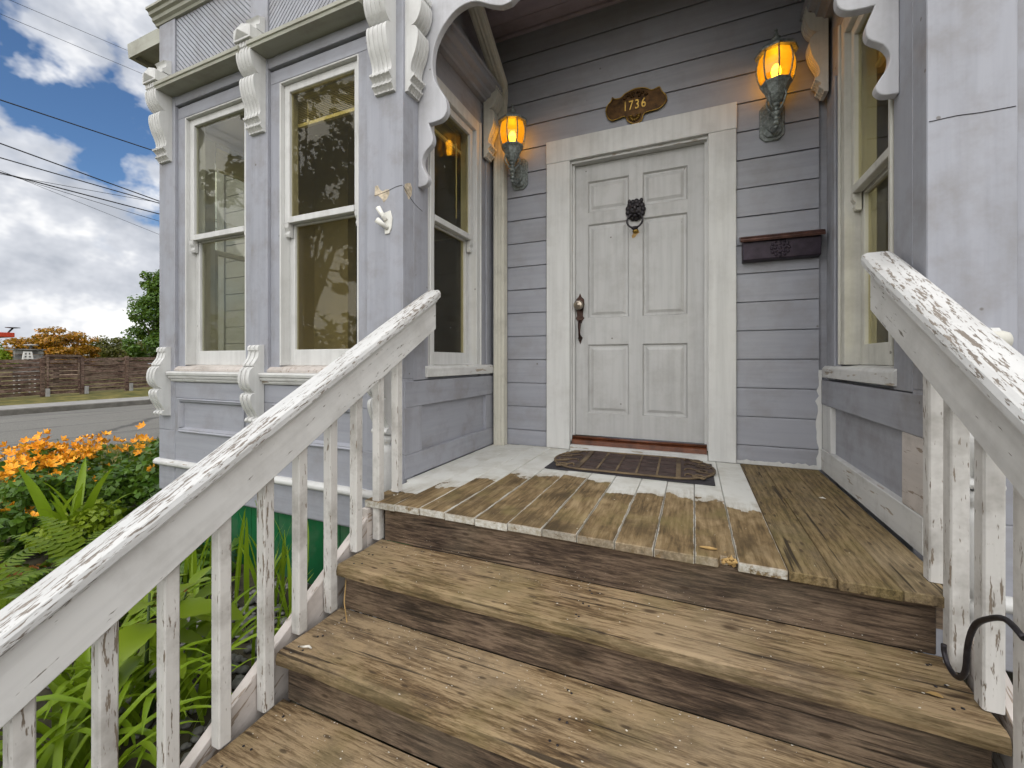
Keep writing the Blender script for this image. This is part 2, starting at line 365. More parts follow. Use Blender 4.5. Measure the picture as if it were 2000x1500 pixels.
M['roofing'] = plain('grey shingle roof', (0.13, 0.12, 0.125), 0.9, 0, 3, 0.25)
M['housewall'] = plain('tan house wall', (0.30, 0.235, 0.165), 0.9, 0, 2, 0.15)
M['red'] = plain('red canopy', (0.42, 0.040, 0.012), 0.5, 0, 2, 0.1)
M['shed'] = plain('grey weathered shed', (0.16, 0.155, 0.15), 0.9, 0, 2.2, 0.6, 0.3, (0.36, 0.35, 0.33))

def deckmat():
    """deck boards: white paint worn off in front of the line obj['worn_line'] with a ragged edge"""
    m = NT('half worn deck paint')
    v = m.co(); ob = m.tc.outputs['Object']
    fi = m.noise(m.co((60, 5, 60)), 1.0, 5, 0.7)
    g = m.noise(m.co((9, 4.0, 9)), 1.0, 5, 0.65, 0.8)
    c = m.ramp(m.math('ADD', m.math('MULTIPLY', fi, 0.5), m.math('MULTIPLY', g, 0.5)), [(0.38, (0.060, 0.040, 0.018)), (0.50, (0.170, 0.115, 0.054)), (0.62, (0.30, 0.22, 0.12))])
    c = m.mix(m.ramp(m.noise(v, 3.0, 7, 0.65, 0.6), [(0.50, 0.0), (0.70, 0.75)]), c, (0.055, 0.038, 0.018))
    c = m.mix(m.ramp(m.noise(m.co(rand=2.0), 5.0, 6), [(0.52, 0.0), (0.72, 0.5)]), c, (0.20, 0.165, 0.062))
    s = m.n('ShaderNodeSeparateXYZ', {0: ob})
    wl_ = m.n('ShaderNodeAttribute', attribute_type='OBJECT', attribute_name='worn_line').outputs['Fac']
    xl = m.n('ShaderNodeAttribute', attribute_type='OBJECT', attribute_name='edge_a').outputs['Fac']
    xr = m.n('ShaderNodeAttribute', attribute_type='OBJECT', attribute_name='edge_b').outputs['Fac']
    rag = m.math('MULTIPLY', m.math('SUBTRACT', m.noise(v, 9.0, 8, 0.62), 0.5), 0.42)
    dy = m.math('ADD', m.math('SUBTRACT', s.outputs[1], wl_), rag)
    pm = m.ramp(m.math('ADD', m.math('MULTIPLY', dy, 4.0), 0.5), [(0.49, 0.0), (0.525, 1.0)])
    # thin lines of old paint left along the joints
    ja = m.math('MINIMUM', m.math('ABSOLUTE', m.math('SUBTRACT', s.outputs[0], xl)), m.math('ABSOLUTE', m.math('SUBTRACT', s.outputs[0], xr)))
    jw = m.math('ADD', ja, m.math('MULTIPLY', m.math('SUBTRACT', m.noise(m.co((30, 9, 30)), 1.0, 5, 0.7), 0.5), 0.016))
    jm = m.math('MULTIPLY', m.ramp(m.math('MULTIPLY', jw, 50.0), [(0.13, 0.8), (0.19, 0.0)]), m.ramp(wl_, [(0.0, 0.0), (0.2, 1.0)]))
    # paint on the front end grain
    ge = m.n('ShaderNodeNewGeometry'); gn = m.n('ShaderNodeSeparateXYZ', {0: ge.outputs['True Normal']})
    fe = m.math('MULTIPLY', m.ramp(m.math('MULTIPLY', gn.outputs[1], -1.0), [(0.6, 0.0), (0.8, 1.0)]), m.n('ShaderNodeAttribute', attribute_type='OBJECT', attribute_name='end_paint').outputs['Fac'])
    fe = m.math('MULTIPLY', fe, m.ramp(m.noise(v, 16, 6, 0.7), [(0.34, 0.0), (0.42, 1.0)]))
    al = m.math('MAXIMUM', m.math('MAXIMUM', pm, jm), fe)
    pc = m.mix(m.ramp(m.noise(v, 6, 7, 0.66), [(0.45, 0.0), (0.75, 0.55)]), (0.60, 0.60, 0.565), (0.30, 0.27, 0.20))
    pc = m.mix(m.math('MULTIPLY', m.ramp(m.math('ADD', m.math('MULTIPLY', dy, 4.0), 0.5), [(0.50, 1.0), (1.0, 0.0)]), m.ramp(fi, [(0.40, 0.7), (0.62, 0.05)])), pc, (0.27, 0.225, 0.15))
    c = m.mix(al, c, pc)
    h = m.math('ADD', m.math('MULTIPLY', fi, 0.6), m.math('MULTIPLY', al, 0.9))
    return m.done(c, m.ramp(al, [(0, 0.8), (1, 0.5)]), m.bump(h, 0.4, 0.004), spec=0.3)
M['deck'] = deckmat()

def ambermat():
    m = NT('amber lantern glass')
    lw = m.n('ShaderNodeLayerWeight', {'Blend': 0.35}).outputs['Facing']
    tr = m.n('ShaderNodeBsdfTransparent', {'Color': m.mix(lw, (1.0, 0.60, 0.06), (0.55, 0.27, 0.015))})
    gl = m.n('ShaderNodeBsdfGlossy', {'Color': (1, 0.9, 0.7), 'Roughness': 0.12})
    tl = m.n('ShaderNodeBsdfTranslucent', {'Color': (1.0, 0.52, 0.03)})
    a = m.n('ShaderNodeMixShader', {0: 0.30, 1: tr.outputs[0], 2: tl.outputs[0]})
    b = m.n('ShaderNodeMixShader', {0: m.math('ADD', m.math('MULTIPLY', m.math('POWER', m.n('ShaderNodeLayerWeight', {'Blend': 0.5}).outputs['Facing'], 4.0), 0.5), 0.04, True), 1: a.outputs[0], 2: gl.outputs[0]})
    m.t.links.new(b.outputs[0], m.out.inputs[0]); return m.m
M['amber'] = ambermat()
def emis(name, col, st):
    m = NT(name); e = m.n('ShaderNodeEmission', {'Color': col, 'Strength': st}); m.t.links.new(e.outputs[0], m.out.inputs[0]); return m.m
M['bulb'] = emis('lit bulb', (1.0, 0.72, 0.28), 4.5)

# ------------------------------------------------------------------ the setting: ground, street, kerbs, verge
GZ = -1.42
def struct(name, mb, mat, **k):
    o = mb.build(name, mat, **k); o['kind'] = 'structure'; return o
struct('ground', MB().box(-260, 120, -160, 220, GZ - 0.6, GZ - 0.16), M['lawn'])
def slopez(x, y): return -1.30 + 0.030 * (y - 6)            # the far side of the street climbs gently
g = MB()
NX, NY = 14, 12
gv = []
for i in range(NX + 1):
    for j in range(NY + 1):
        x = -8.9 + 15.4 * i / NX; y = -6 + 13 * j / NY
        gv.append((x, y, GZ + (R.uniform(-0.015, 0.015) if -8.5 < x else 0) - (0.05 if x < -8.8 else 0)))
g.add(gv, [(i * (NY + 1) + j, (i + 1) * (NY + 1) + j, (i + 1) * (NY + 1) + j + 1, i * (NY + 1) + j + 1) for i in range(NX) for j in range(NY)], True)
struct('front_yard', g, M['soil'])
struct('yard_lawn', MB().box(-8.86, -5.5, -6, 9, GZ - 0.05, GZ + 0.022), M['lawn'])
struct('street', MB().box(-17.2, -9.0, -60, 120, GZ - 0.20, GZ - 0.07), M['asphalt'])
struct('near_kerb', MB().box(-9.0, -8.86, -60, 120, GZ - 0.2, GZ + 0.02), M['kerb'], bevel=0.02)
struct('far_kerb', MB().box(-17.36, -17.2, -60, 120, GZ - 0.2, GZ + 0.09), M['kerb'], bevel=0.02)
struct('pavement', MB().box(-18.9, -17.36, -60, 120, GZ - 0.2, GZ + 0.085), M['concrete'])
v = []; f = []
xs = [-18.9, -20.3, -24, -34, -70]; ys = [-50, -10, 2, 6, 10.4, 16, 30, 100]
for x in xs:
    for y in ys:
        t = min(1, (-18.9 - x) / 2.0)
        v.append((x, y, (GZ + 0.085) * (1 - t) + t * max(-1.9, min(-0.6, -1.265 + 0.032 * (y - 6.1)))))
n = len(ys)
f = [(i * n + j, i * n + j + 1, (i + 1) * n + j + 1, (i + 1) * n + j) for i in range(len(xs) - 1) for j in range(n - 1)]
struct('verge', MB().add(v, f), M['lawn'])

# ------------------------------------------------------------------ the house
house = thing('house', (-1.5, 3.1, -1.42), 'lilac grey wooden house with white door recessed between two box bays', 'house')
XB, XR, YF, YR, YD = -1.48, 0.716, 1.908, 1.845, 3.10
DZ = -0.663
FR = lambda a, o, z: (a, YF - o, z)
SL = lambda a, o, z: (XB + o, a, z)
RR = lambda a, o, z: (XR - o, a, z)
F2 = lambda a, o, z: (a, YR - o, z)
BL = lambda a, o, z: (-3.777 - o, a, z)
DW = lambda a, o, z: (a, YD - o, z)
def fbox(mb, F, a0, a1, o0, o1, z0, z1):
    p = F(a0, o0, z0); q = F(a1, o1, z1)
    return mb.box(p[0], q[0], p[1], q[1], z0, z1)
def fpro(mb, F, poly, a0, a1, sm=False):      # profile (out, z) swept along the wall
    return mb.prism(poly, lambda o, z, t: F(t, o, z), a0, a1, sm)
def ffac(mb, F, poly, o0, o1, sm=False):      # outline (along, z) with thickness
    return mb.prism(poly, lambda a, z, t: F(a, t, z), o0, o1, sm)

# --- porch back wall with drop siding
dw = MB()
dw.box(-1.62, -0.87, 3.118, 3.25, -1.3, 2.75).box(0.105, 0.86, 3.118, 3.25, -1.3, 2.75).box(-0.87, 0.105, 3.118, 3.25, 1.52, 2.75)
door_wall = dw.build('door_wall', M['lilac_h'], house)
def siding(x0, x1, z0, z1, yf, parent, mat):
    d = R.uniform(-0.0015, 0.0015)
    pr = [(yf + 0.017, z0), (yf + d, z0), (yf + d, z1 - 0.012), (yf + 0.005, z1 - 0.006), (yf + 0.0155, z1 - 0.005), (yf + 0.017, z1 - 0.001)]
    return MB().prism(pr, lambda p, q, t: (t, p, q), x0, x1).build('siding_board', mat, parent)
for k in range(-4, 15):
    z0 = 0.014 + 0.184 * k; z1 = z0 + 0.184
    z0 = max(z0, -0.662); z1 = min(z1, 2.607)
    if k < 9:
        siding(-1.40, -1.036, z0, z1, 3.095, door_wall, M['lilac_h'])
        siding(0.253, 0.700, z0, z1, 3.095, door_wall, M['lilac_h'])
    else:
        siding(-1.47, 0.706, z0, z1, 3.095, door_wall, M['lilac_h'])
# --- door casing
cas = MB().box(-0.868, -0.845, 3.10, 3.22, -0.60, 1.515).build('door_casing', M['white_v'], house)
MB().box(0.082, 0.108, 3.10, 3.22, -0.60, 1.515).build('jamb', M['white_v'], cas)
MB().box(-0.845, 0.082, 3.10, 3.22, 1.485, 1.515).build('head_jamb', M['white_h'], cas)
MB().box(-1.036, -0.853, 3.072, 3.112, -0.661, 1.503).build('casing_board', M['white_v'], cas, 0.003)
MB().box(0.088, 0.253, 3.072, 3.112, -0.661, 1.503).build('casing_board', M['white_v'], cas, 0.003)
MB().box(-1.039, 0.256, 3.070, 3.112, 1.5035, 1.673).build('casing_board', M['white_v'], cas, 0.003)
MB().box(-0.845, -0.830, 3.128, 3.158, -0.56, 1.485).build('door_stop', M['white_v'], cas)
MB().box(0.067, 0.082, 3.128, 3.158, -0.56, 1.485).build('door_stop', M['white_v'], cas)
th = MB()
th.prism([(3.06, -0.663), (3.06, -0.625), (3.25, -0.605), (3.25, -0.663)], lambda p, q, t: (t, p, q), -0.848, 0.085)
thr = th.build('threshold', M['white_h'], cas, 0.003)
th = MB()
th.prism([(3.085, -0.6225), (3.09, -0.590), (3.125, -0.584), (3.22, -0.575), (3.22, -0.605), (3.13, -0.616)], lambda p, q, t: (t, p, q), -0.842, 0.080)
th.build('threshold_strip', M['threshold'], house)
MB().tube([(-0.842, 3.122, -0.574), (0.080, 3.122, -0.574)], 0.011, 8).build('threshold_bead', M['threshold'], house)
# --- six-panel door
dx0, dx1 = -0.843, 0.080
PX = [(-0.736, -0.434), (-0.338, -0.039)]
PZ = [(-0.395, 0.124), (0.322, 1.030), (1.120, 1.354)]
door = MB().box(dx0, dx1, 3.178, 3.205, -0.562, 1.484).build('front_door', M['white_door'], house)
for a, b in [(dx0, PX[0][0]), (PX[0][1], PX[1][0]), (PX[1][1], dx1)]:
    MB().box(a, b, 3.160, 3.1785, -0.562, 1.484).build('stile', M['white_door'], door)
for a, b in [(-0.562, PZ[0][0]), (PZ[0][1], PZ[1][0]), (PZ[1][1], PZ[2][0]), (PZ[2][1], 1.484)]:
    for px in PX:
        MB().box(px[0], px[1], 3.1602, 3.1785, a, b).build('rail', M['white_door'], door)
for a, b in PX:
    for c, d in PZ:
        pm = MB()
        def ring(i0, y0, i1, y1):
            p = [(a + i0, y0, c + i0), (b - i0, y0, c + i0), (b - i0, y0, d - i0), (a + i0, y0, d - i0),
                 (a + i1, y1, c + i1), (b - i1, y1, c + i1), (b - i1, y1, d - i1), (a + i1, y1, d - i1)]
            pm.add(p, [(k, (k + 1) % 4, 4 + (k + 1) % 4, 4 + k) for k in range(4)])
        ring(0.0005, 3.1605, 0.010, 3.1745); ring(0.010, 3.1745, 0.024, 3.1745); ring(0.024, 3.1745, 0.044, 3.165)
        i = 0.044
        pm.add([(a + i, 3.165, c + i), (b - i, 3.165, c + i), (b - i, 3.165, d - i), (a + i, 3.165, d - i)], [(0, 1, 2, 3)])
        pm.build('door_panel', M['white_door'], door)
# knob, escutcheon and grip
kx = -0.795
kn = MB().lathe([(0.0, 0.0), (0.028, 0.0), (0.034, 0.006), (0.018, 0.012), (0.016, 0.03), (0.030, 0.038), (0.037, 0.052), (0.034, 0.066), (0.026, 0.074), (0.020, 0.072), (0.016, 0.078), (0.0, 0.080)], (0, 0, 0), 20).build('door_knob', M['knob'], door, mw=Matrix.Identity(4))
kn.matrix_basis = Matrix.Translation((kx, 3.160, 0.420)) @ Matrix.Rotation(rad(90), 4, 'X')
pl = [(-0.030, 0.47), (-0.012, 0.487), (0.0, 0.515), (0.012, 0.487), (0.030, 0.47), (0.034, 0.43), (0.026, 0.385), (0.022, 0.34), (0.034, 0.325), (0.020, 0.308), (0.012, 0.285), (-0.012, 0.285), (-0.020, 0.308), (-0.034, 0.325), (-0.022, 0.34), (-0.026, 0.385), (-0.034, 0.43)]
MB().prism([(kx + p, q) for p, q in pl], lambda p, q, t: (p, t, q), 3.152, 3.1605).build('escutcheon', M['bronze'], door, 0.002)
gr = MB().tube([(kx, 3.15, 0.30), (kx + 0.004, 3.125, 0.285), (kx + 0.006, 3.108, 0.25), (kx + 0.006, 3.108, 0.21), (kx + 0.004, 3.125, 0.178), (kx + 0.003, 3.148, 0.165)], [0.013, 0.012, 0.010, 0.008, 0.009, 0.012], 10)
gr.prism([(kx + p, q) for p, q in [(0.003, 0.20), (0.020, 0.175), (0.014, 0.16), (0.003, 0.130), (-0.010, 0.16), (-0.016, 0.175)]], lambda p, q, t: (p, t, q), 3.150, 3.1605)
gr.build('door_handle', M['bronze'], door)
# lion knocker: head with mane, ears, muzzle; ring hanging from the mouth; strike button
LX, LZ = -0.386, 1.090
lm = MB()
def blob(mb, c, r, n=10):
    pr = [(max(1e-4, math.sin(math.pi * k / 6)), -math.cos(math.pi * k / 6)) for k in range(7)]
    s = MB().lathe(pr, (0, 0, 0), n)
    mb.add([(c[0] + p[0] * r[0], c[1] + p[1] * r[1], c[2] + p[2] * r[2]) for p in s.v], s.f, True)
blob(lm, (LX, 3.155, LZ), (0.060, 0.030, 0.070), 16)
for k in range(13):
    a = 2 * math.pi * k / 13
    blob(lm, (LX + 0.052 * math.cos(a), 3.150, LZ + 0.060 * math.sin(a)), (0.020, 0.018, 0.022), 8)
for s in (-1, 1):
    blob(lm, (LX + s * 0.042, 3.142, LZ + 0.062), (0.013, 0.012, 0.018), 8)
    blob(lm, (LX + s * 0.018, 3.124, LZ + 0.020), (0.014, 0.010, 0.010), 8)
    blob(lm, (LX + s * 0.014, 3.112, LZ - 0.026), (0.018, 0.016, 0.014), 8)
blob(lm, (LX, 3.118, LZ + 0.004), (0.014, 0.018, 0.026), 8)
blob(lm, (LX, 3.125, LZ - 0.048), (0.020, 0.018, 0.014), 8)
kn = lm.build('door_knocker', M['iron'], door)
rg = MB().tube([(LX + 0.054 * math.sin(a), 3.108 + 0.01 * math.cos(a), LZ - 0.088 + 0.054 * math.cos(a)) for a in [2 * math.pi * k / 24 for k in range(25)]], 0.0068, 8)
blob(rg, (LX, 3.106, LZ - 0.142), (0.026, 0.012, 0.014), 10)
rg.build('knocker_ring', M['iron'], door)
sb = MB(); blob(sb, (LX, 3.156, LZ - 0.150), (0.022, 0.010, 0.018), 10)
sb.build('knocker_strike', M['brass_hi'], door)
MB().prism([(LX - .022 + p, q + LZ - .20) for p, q in [(0.0, 0.0), (0.018, 0.006), (0.03, 0.024), (0.05, 0.038), (0.04, 0.055), (0.018, 0.052), (0.006, 0.04), (-0.006, 0.018)]], lambda p, q, t: (p, t, q), 3.1585, 3.1602).build('bare_patch', M['straw'], door)

# --- porch ceiling, floor
ceil_ = MB().box(XB, XR, 2.02, 3.10, 2.607, 2.70).build('porch_ceiling', M['ceiling'], house)
for k in range(8):
    y = 2.03 + 0.133 * k
    MB().box(XB + 0.02, XR - 0.02, y, y + 0.128, 2.599, 2.608).build('ceiling_board', M['ceiling'], ceil_)
MB().box(XB, XR, 3.065, 3.094, 2.575, 2.5985).build('crown_strip', M['ceiling'], ceil_, 0.004)
floor = MB().box(-1.44, 0.70, 1.66, 3.12, -0.80, -0.695).build('porch_floor', M['riser'], house)
JX = [-1.475, -1.405, -1.268, -1.132, -0.997, -0.850, -0.698, -0.551, -0.411, -0.268, -0.131, 0.003, 0.134, 0.276, 0.402, 0.555, 0.712]
WL = [1.72, 1.74, 1.93, 2.10, 2.24, 2.30, 2.34, 2.31, 2.14, 2.20, 2.24, 2.19, 2.16, 9, 9, 9]
for i in range(len(JX) - 1):
    a, b = JX[i] + 0.0012, JX[i + 1] - 0.0012
    if i in (0,): yf = 1.93
    else: yf = 1.572 + R.uniform(-0.003, 0.003)
    if i == 1: a = -1.445
    if i >= 13: yf = 1.562 + R.uniform(-0.006, 0.006)
    if i == 15: yf = 1.565; b = 0.698
    dz = R.uniform(-0.0025, 0.0025)
    mb = MB()
    if i == 11:      # rotten corner broken off the front of this board
        mb.prism([(a, yf), (b - 0.058, yf), (b - 0.050, yf + 0.03), (b - 0.028, yf + 0.028), (b - 0.012, yf + 0.052), (b, yf + 0.046), (b, 3.09), (a, 3.09)], lambda p, q, t: (p, q, t), DZ + dz - 0.032, DZ + dz)
    else:
        mb.box(a, b, yf, 3.09, DZ + dz - 0.032, DZ + dz)
    o = mb.build('floor_board', M['deck'] if i < 13 else M['bare'], floor, 0.003)
    o['worn_line'] = float(WL[i]); o['edge_a'] = a; o['edge_b'] = b; o['end_paint'] = [0, 0.9, 1, 1, 1, 1, 0.8, 0.55, 0.3, 0.2, 0.2, 0.3, 1.0, 0, 0, 0][i]
rot = MB()
for k in range(26):
    x = 0.085 + R.uniform(0, 0.045); y = 1.60 + R.uniform(-0.02, 0.03); z = -0.69 + R.uniform(0, 0.02); s = R.uniform(0.004, 0.011)
    rot.add([(x - s, y, z), (x + s, y - s, z + s * .4), (x + s * .5, y + s, z + s), (x, y, z - s)], [(0, 1, 2), (0, 1, 3), (1, 2, 3), (0, 2, 3)])
rw = rot.build('rotten_wood', M['straw'], floor); rw['kind'] = 'stuff'

# --- windows
def window(F, a0, a1, z0, z1, mr, mat, frame=0.0, parent=house, glass='glass', name='window', depth=0.0):
    """a0..a1, z0..z1: opening; mr: meeting-rail height; frame: width of the flat stop frame inside it"""
    st, b = 0.046, frame; d = depth
    fb = MB(); q0, q1 = -0.16 - d, -0.022 - d
    fbox(fb, F, a0, a0 + max(b, 0.012), q0, q1, z0, z1); fbox(fb, F, a1 - max(b, 0.012), a1, q0, q1, z0, z1)
    fbox(fb, F, a0 + max(b, 0.012), a1 - max(b, 0.012), q0, q1, z1 - max(b, 0.012), z1)
    w = fb.build(name, mat, parent, 0.003)
    if b > 0.03:
        for a in (a0 + 0.022, a1 - 0.034):
            fb = MB(); fbox(fb, F, a, a + 0.012, q1, q1 + 0.012, z0, z1); fb.build('frame_bead', mat, w, 0.003)
    l, r, t = a0 + max(b, 0.012), a1 - max(b, 0.012), z1 - max(b, 0.012)
    us = MB(); u0, u1 = -0.085 - d, -0.050 - d
    fbox(us, F, l, l + st, u0, u1, mr, t); fbox(us, F, r - st, r, u0, u1, mr, t)
    fbox(us, F, l + st, r - st, u0, u1, t - 0.050, t); fbox(us, F, l + st, r - st, u0, u1 + 0.004, mr - 0.004, mr + 0.036)
    us = us.build('upper_sash', mat, w, 0.003)
    gp = MB(); fbox(gp, F, l + st - .005, r - st + .005, u0 + 0.012, u0 + 0.016, mr + 0.03, t - 0.045); gp.build('pane', M[glass], us)
    for a, b2 in ((l, l + st - 0.006), (r - st + 0.006, r)):       # sash horns below the meeting rail
        hb = MB(); fpro(hb, F, [(u0, mr - 0.002), (u1 + 0.004, mr - 0.002), (u1 + 0.002, mr - 0.03), (u1 - 0.012, mr - 0.052), (u1 - 0.006, mr - 0.072), (u1 - 0.012, mr - 0.088), (u0, mr - 0.09)], a, b2)
        hb.build('sash_horn', mat, us)
    ls = MB(); u0, u1 = -0.125 - d, -0.092 - d
    fbox(ls, F, l, l + st, u0, u1, z0, mr + 0.02); fbox(ls, F, r - st, r, u0, u1, z0, mr + 0.02)
    fbox(ls, F, l + st, r - st, u0, u1, z0, z0 + 0.105); fbox(ls, F, l + st, r - st, u0, u1, mr - 0.012, mr + 0.02)
    ls = ls.build('lower_sash', mat, w, 0.003)
    gp = MB(); fbox(gp, F, l + st - .005, r - st + .005, u0 + 0.012, u0 + 0.016, z0 + 0.10, mr - 0.008); gp.build('pane', M[glass], ls)
    return w
w1 = window(FR, -3.495, -2.815, -0.03, 1.82, 0.905, M['white_v'])
w2 = window(FR, -2.487, -1.820, -0.03, 1.82, 0.905, M['white_v'], glass='glass_warm')
w3 = window(SL, 2.15, 2.873, -0.045, 1.805, 0.90, M['white_v'], frame=0.082, glass='glass_warm', depth=-0.012)
w4 = window(RR, 2.10, 2.810, -0.020, 1.805, 0.865, M['cream'], frame=0.082, glass='glass_warm', depth=-0.012)
w5 = window(BL, 2.15, 2.873, -0.045, 1.805, 0.90, M['cream'], frame=0.082, depth=-0.012)

# --- brackets
def bracket(F, prof, a0, a1, mat, parent, ribs=7, depth=0.004, name='bracket'):
    mb = MB(); w = (a1 - a0) / ribs
    o_max = max(p[0] for p in prof)
    for k in range(ribs):
        dd = 0 if k % 2 == 0 else -depth
        pr = [(max(-0.003, o + (dd if o > 0.02 else 0)), z) for o, z in prof]
        fpro(mb, F, pr, a0 + k * w, a0 + (k + 1) * w)
    return mb.build(name, mat, parent)
def smooth(pts, n=3):
    out = []
    for i in range(len(pts) - 1):
        p0 = pts[max(i - 1, 0)]; p1 = pts[i]; p2 = pts[i + 1]; p3 = pts[min(i + 2, len(pts) - 1)]
        for k in range(n):
            t = k / n
            out.append(tuple(0.5 * (2 * b + (c - a) * t + (2 * a - 5 * b + 4 * c - d) * t * t + (3 * b - a - 3 * c + d) * t ** 3) for a, b, c, d in zip(p0, p1, p2, p3)))
    return out + [pts[-1]]
UP = [(0.0, 2.05), (0.105, 2.05), (0.105, 2.02)] + smooth([(0.098, 2.015), (0.108, 1.985), (0.105, 1.94), (0.088, 1.895), (0.062, 1.868), (0.040, 1.862)]) + smooth([(0.060, 1.858), (0.082, 1.835), (0.086, 1.79), (0.072, 1.725), (0.046, 1.665), (0.038, 1.625), (0.046, 1.600)]) + [(0.062, 1.594), (0.062, 1.582)] + smooth([(0.050, 1.575), (0.036, 1.560), (0.036, 1.548)]) + [(0.044, 1.545), (0.044, 1.535)] + smooth([(0.036, 1.530), (0.022, 1.515), (0.020, 1.505)]) + [(0.0, 1.503)]
LO = [(0.0, 0.106)] + smooth([(0.030, 0.104), (0.042, 0.092), (0.044, 0.070)]) + [(0.036, 0.066)] + smooth([(0.038, 0.05), (0.046, 0.020), (0.066, -0.010), (0.074, -0.022)]) + [(0.076, -0.032)] + smooth([(0.066, -0.036), (0.092, -0.055), (0.106, -0.095), (0.106, -0.140), (0.090, -0.180), (0.066, -0.200)]) + smooth([(0.060, -0.206), (0.088, -0.218), (0.094, -0.250), (0.078, -0.300), (0.052, -0.345), (0.040, -0.370)]) + smooth([(0.056, -0.376), (0.064, -0.390), (0.056, -0.404)]) + [(0.0, -0.412)]

def bay_front(F, X, PIL, mats, near_porch=False, lower=True):
    """F: frame of the front plane; X = (left end, right end); PIL: pilaster strips"""
    a0, a1 = X
    core = MB()
    fbox(core, F, a0 + 0.004, a1 - 0.004, -0.10, -0.036, -1.0, -0.05)
    bay = core.build('bay', mats[0], house)
    b = MB(); fbox(b, F, a0 + 0.004, a1 - 0.004, -0.10, -0.036, 1.907, 3.3); b.build('upper_wall', mats[0], bay)
    for p, q in PIL:
        b = MB(); fbox(b, F, p, q, -0.10, 0.0, -0.10, 2.10); b.build('pilaster', mats[1], bay, 0.003)
        b = MB(); fbox(b, F, p, q - 0.0, -0.10, 0.0, 2.10, 2.575); b.build('frieze_post', mats[1], bay, 0.002)
        w = min(0.135, q - p - 0.03); c = (p + q) / 2
        if abs(q - a1) < 1e-3 and near_porch: c = q - 0.115
        bracket(F, UP, c - w / 2, c + w / 2, M['white_v'], bay, 9)
        cap = MB()      # faceted block over the bracket, with a small scroll on the frieze above it
        A, B_, o, z0, z1 = c - w / 2 - 0.012, c + w / 2 + 0.012, 0.118, 2.052, 2.15
        ffac(cap, F, [(A, z0), (B_, z0), (B_, z1 - 0.02), ((A + B_) / 2, z1 + 0.008), (A, z1 - 0.02)], 0.0, o)
        P = [F(A + 0.012, o, z0 + 0.012), F(B_ - 0.012, o, z0 + 0.012), F(B_ - 0.012, o, z1 - 0.026), F(A + 0.012, o, z1 - 0.026), F((A + B_) / 2, o + 0.03, (z0 + z1) / 2)]
        cap.add(P, [(0, 1, 4), (1, 2, 4), (2, 3, 4), (3, 0, 4), (0, 1, 2, 3)])
        cap.build('bracket_block', M['white_v'], bay, 0.002)
        sc = MB(); fpro(sc, F, [(0.0, 2.152), (0.058, 2.152), (0.062, 2.175)] + smooth([(0.050, 2.182), (0.036, 2.200), (0.036, 2.225), (0.050, 2.240)]) + [(0.0, 2.262)], A + 0.02, B_ - 0.02)
        sc.build('frieze_scroll', M['white_v'], bay)
        if lower:
            bracket(F, LO, c - 0.052, c + 0.052, M['white_v'], bay, 5, 0.007, 'sill_bracket')
    return bay
PIL = [(-3.777, -3.580), (-2.735, -2.570), (-1.737, XB)]
bay = bay_front(FR, (-3.777, XB), PIL, (M['lilac_h'], M['lilac_v']), True)
bay2 = bay_front(F2, (XR, 3.2), [(XR, 0.936), (1.86, 2.06)], (M['lilac_h'], M['lilac_v']))
SP = [(-3.580, -2.735), (-2.570, -1.737)]
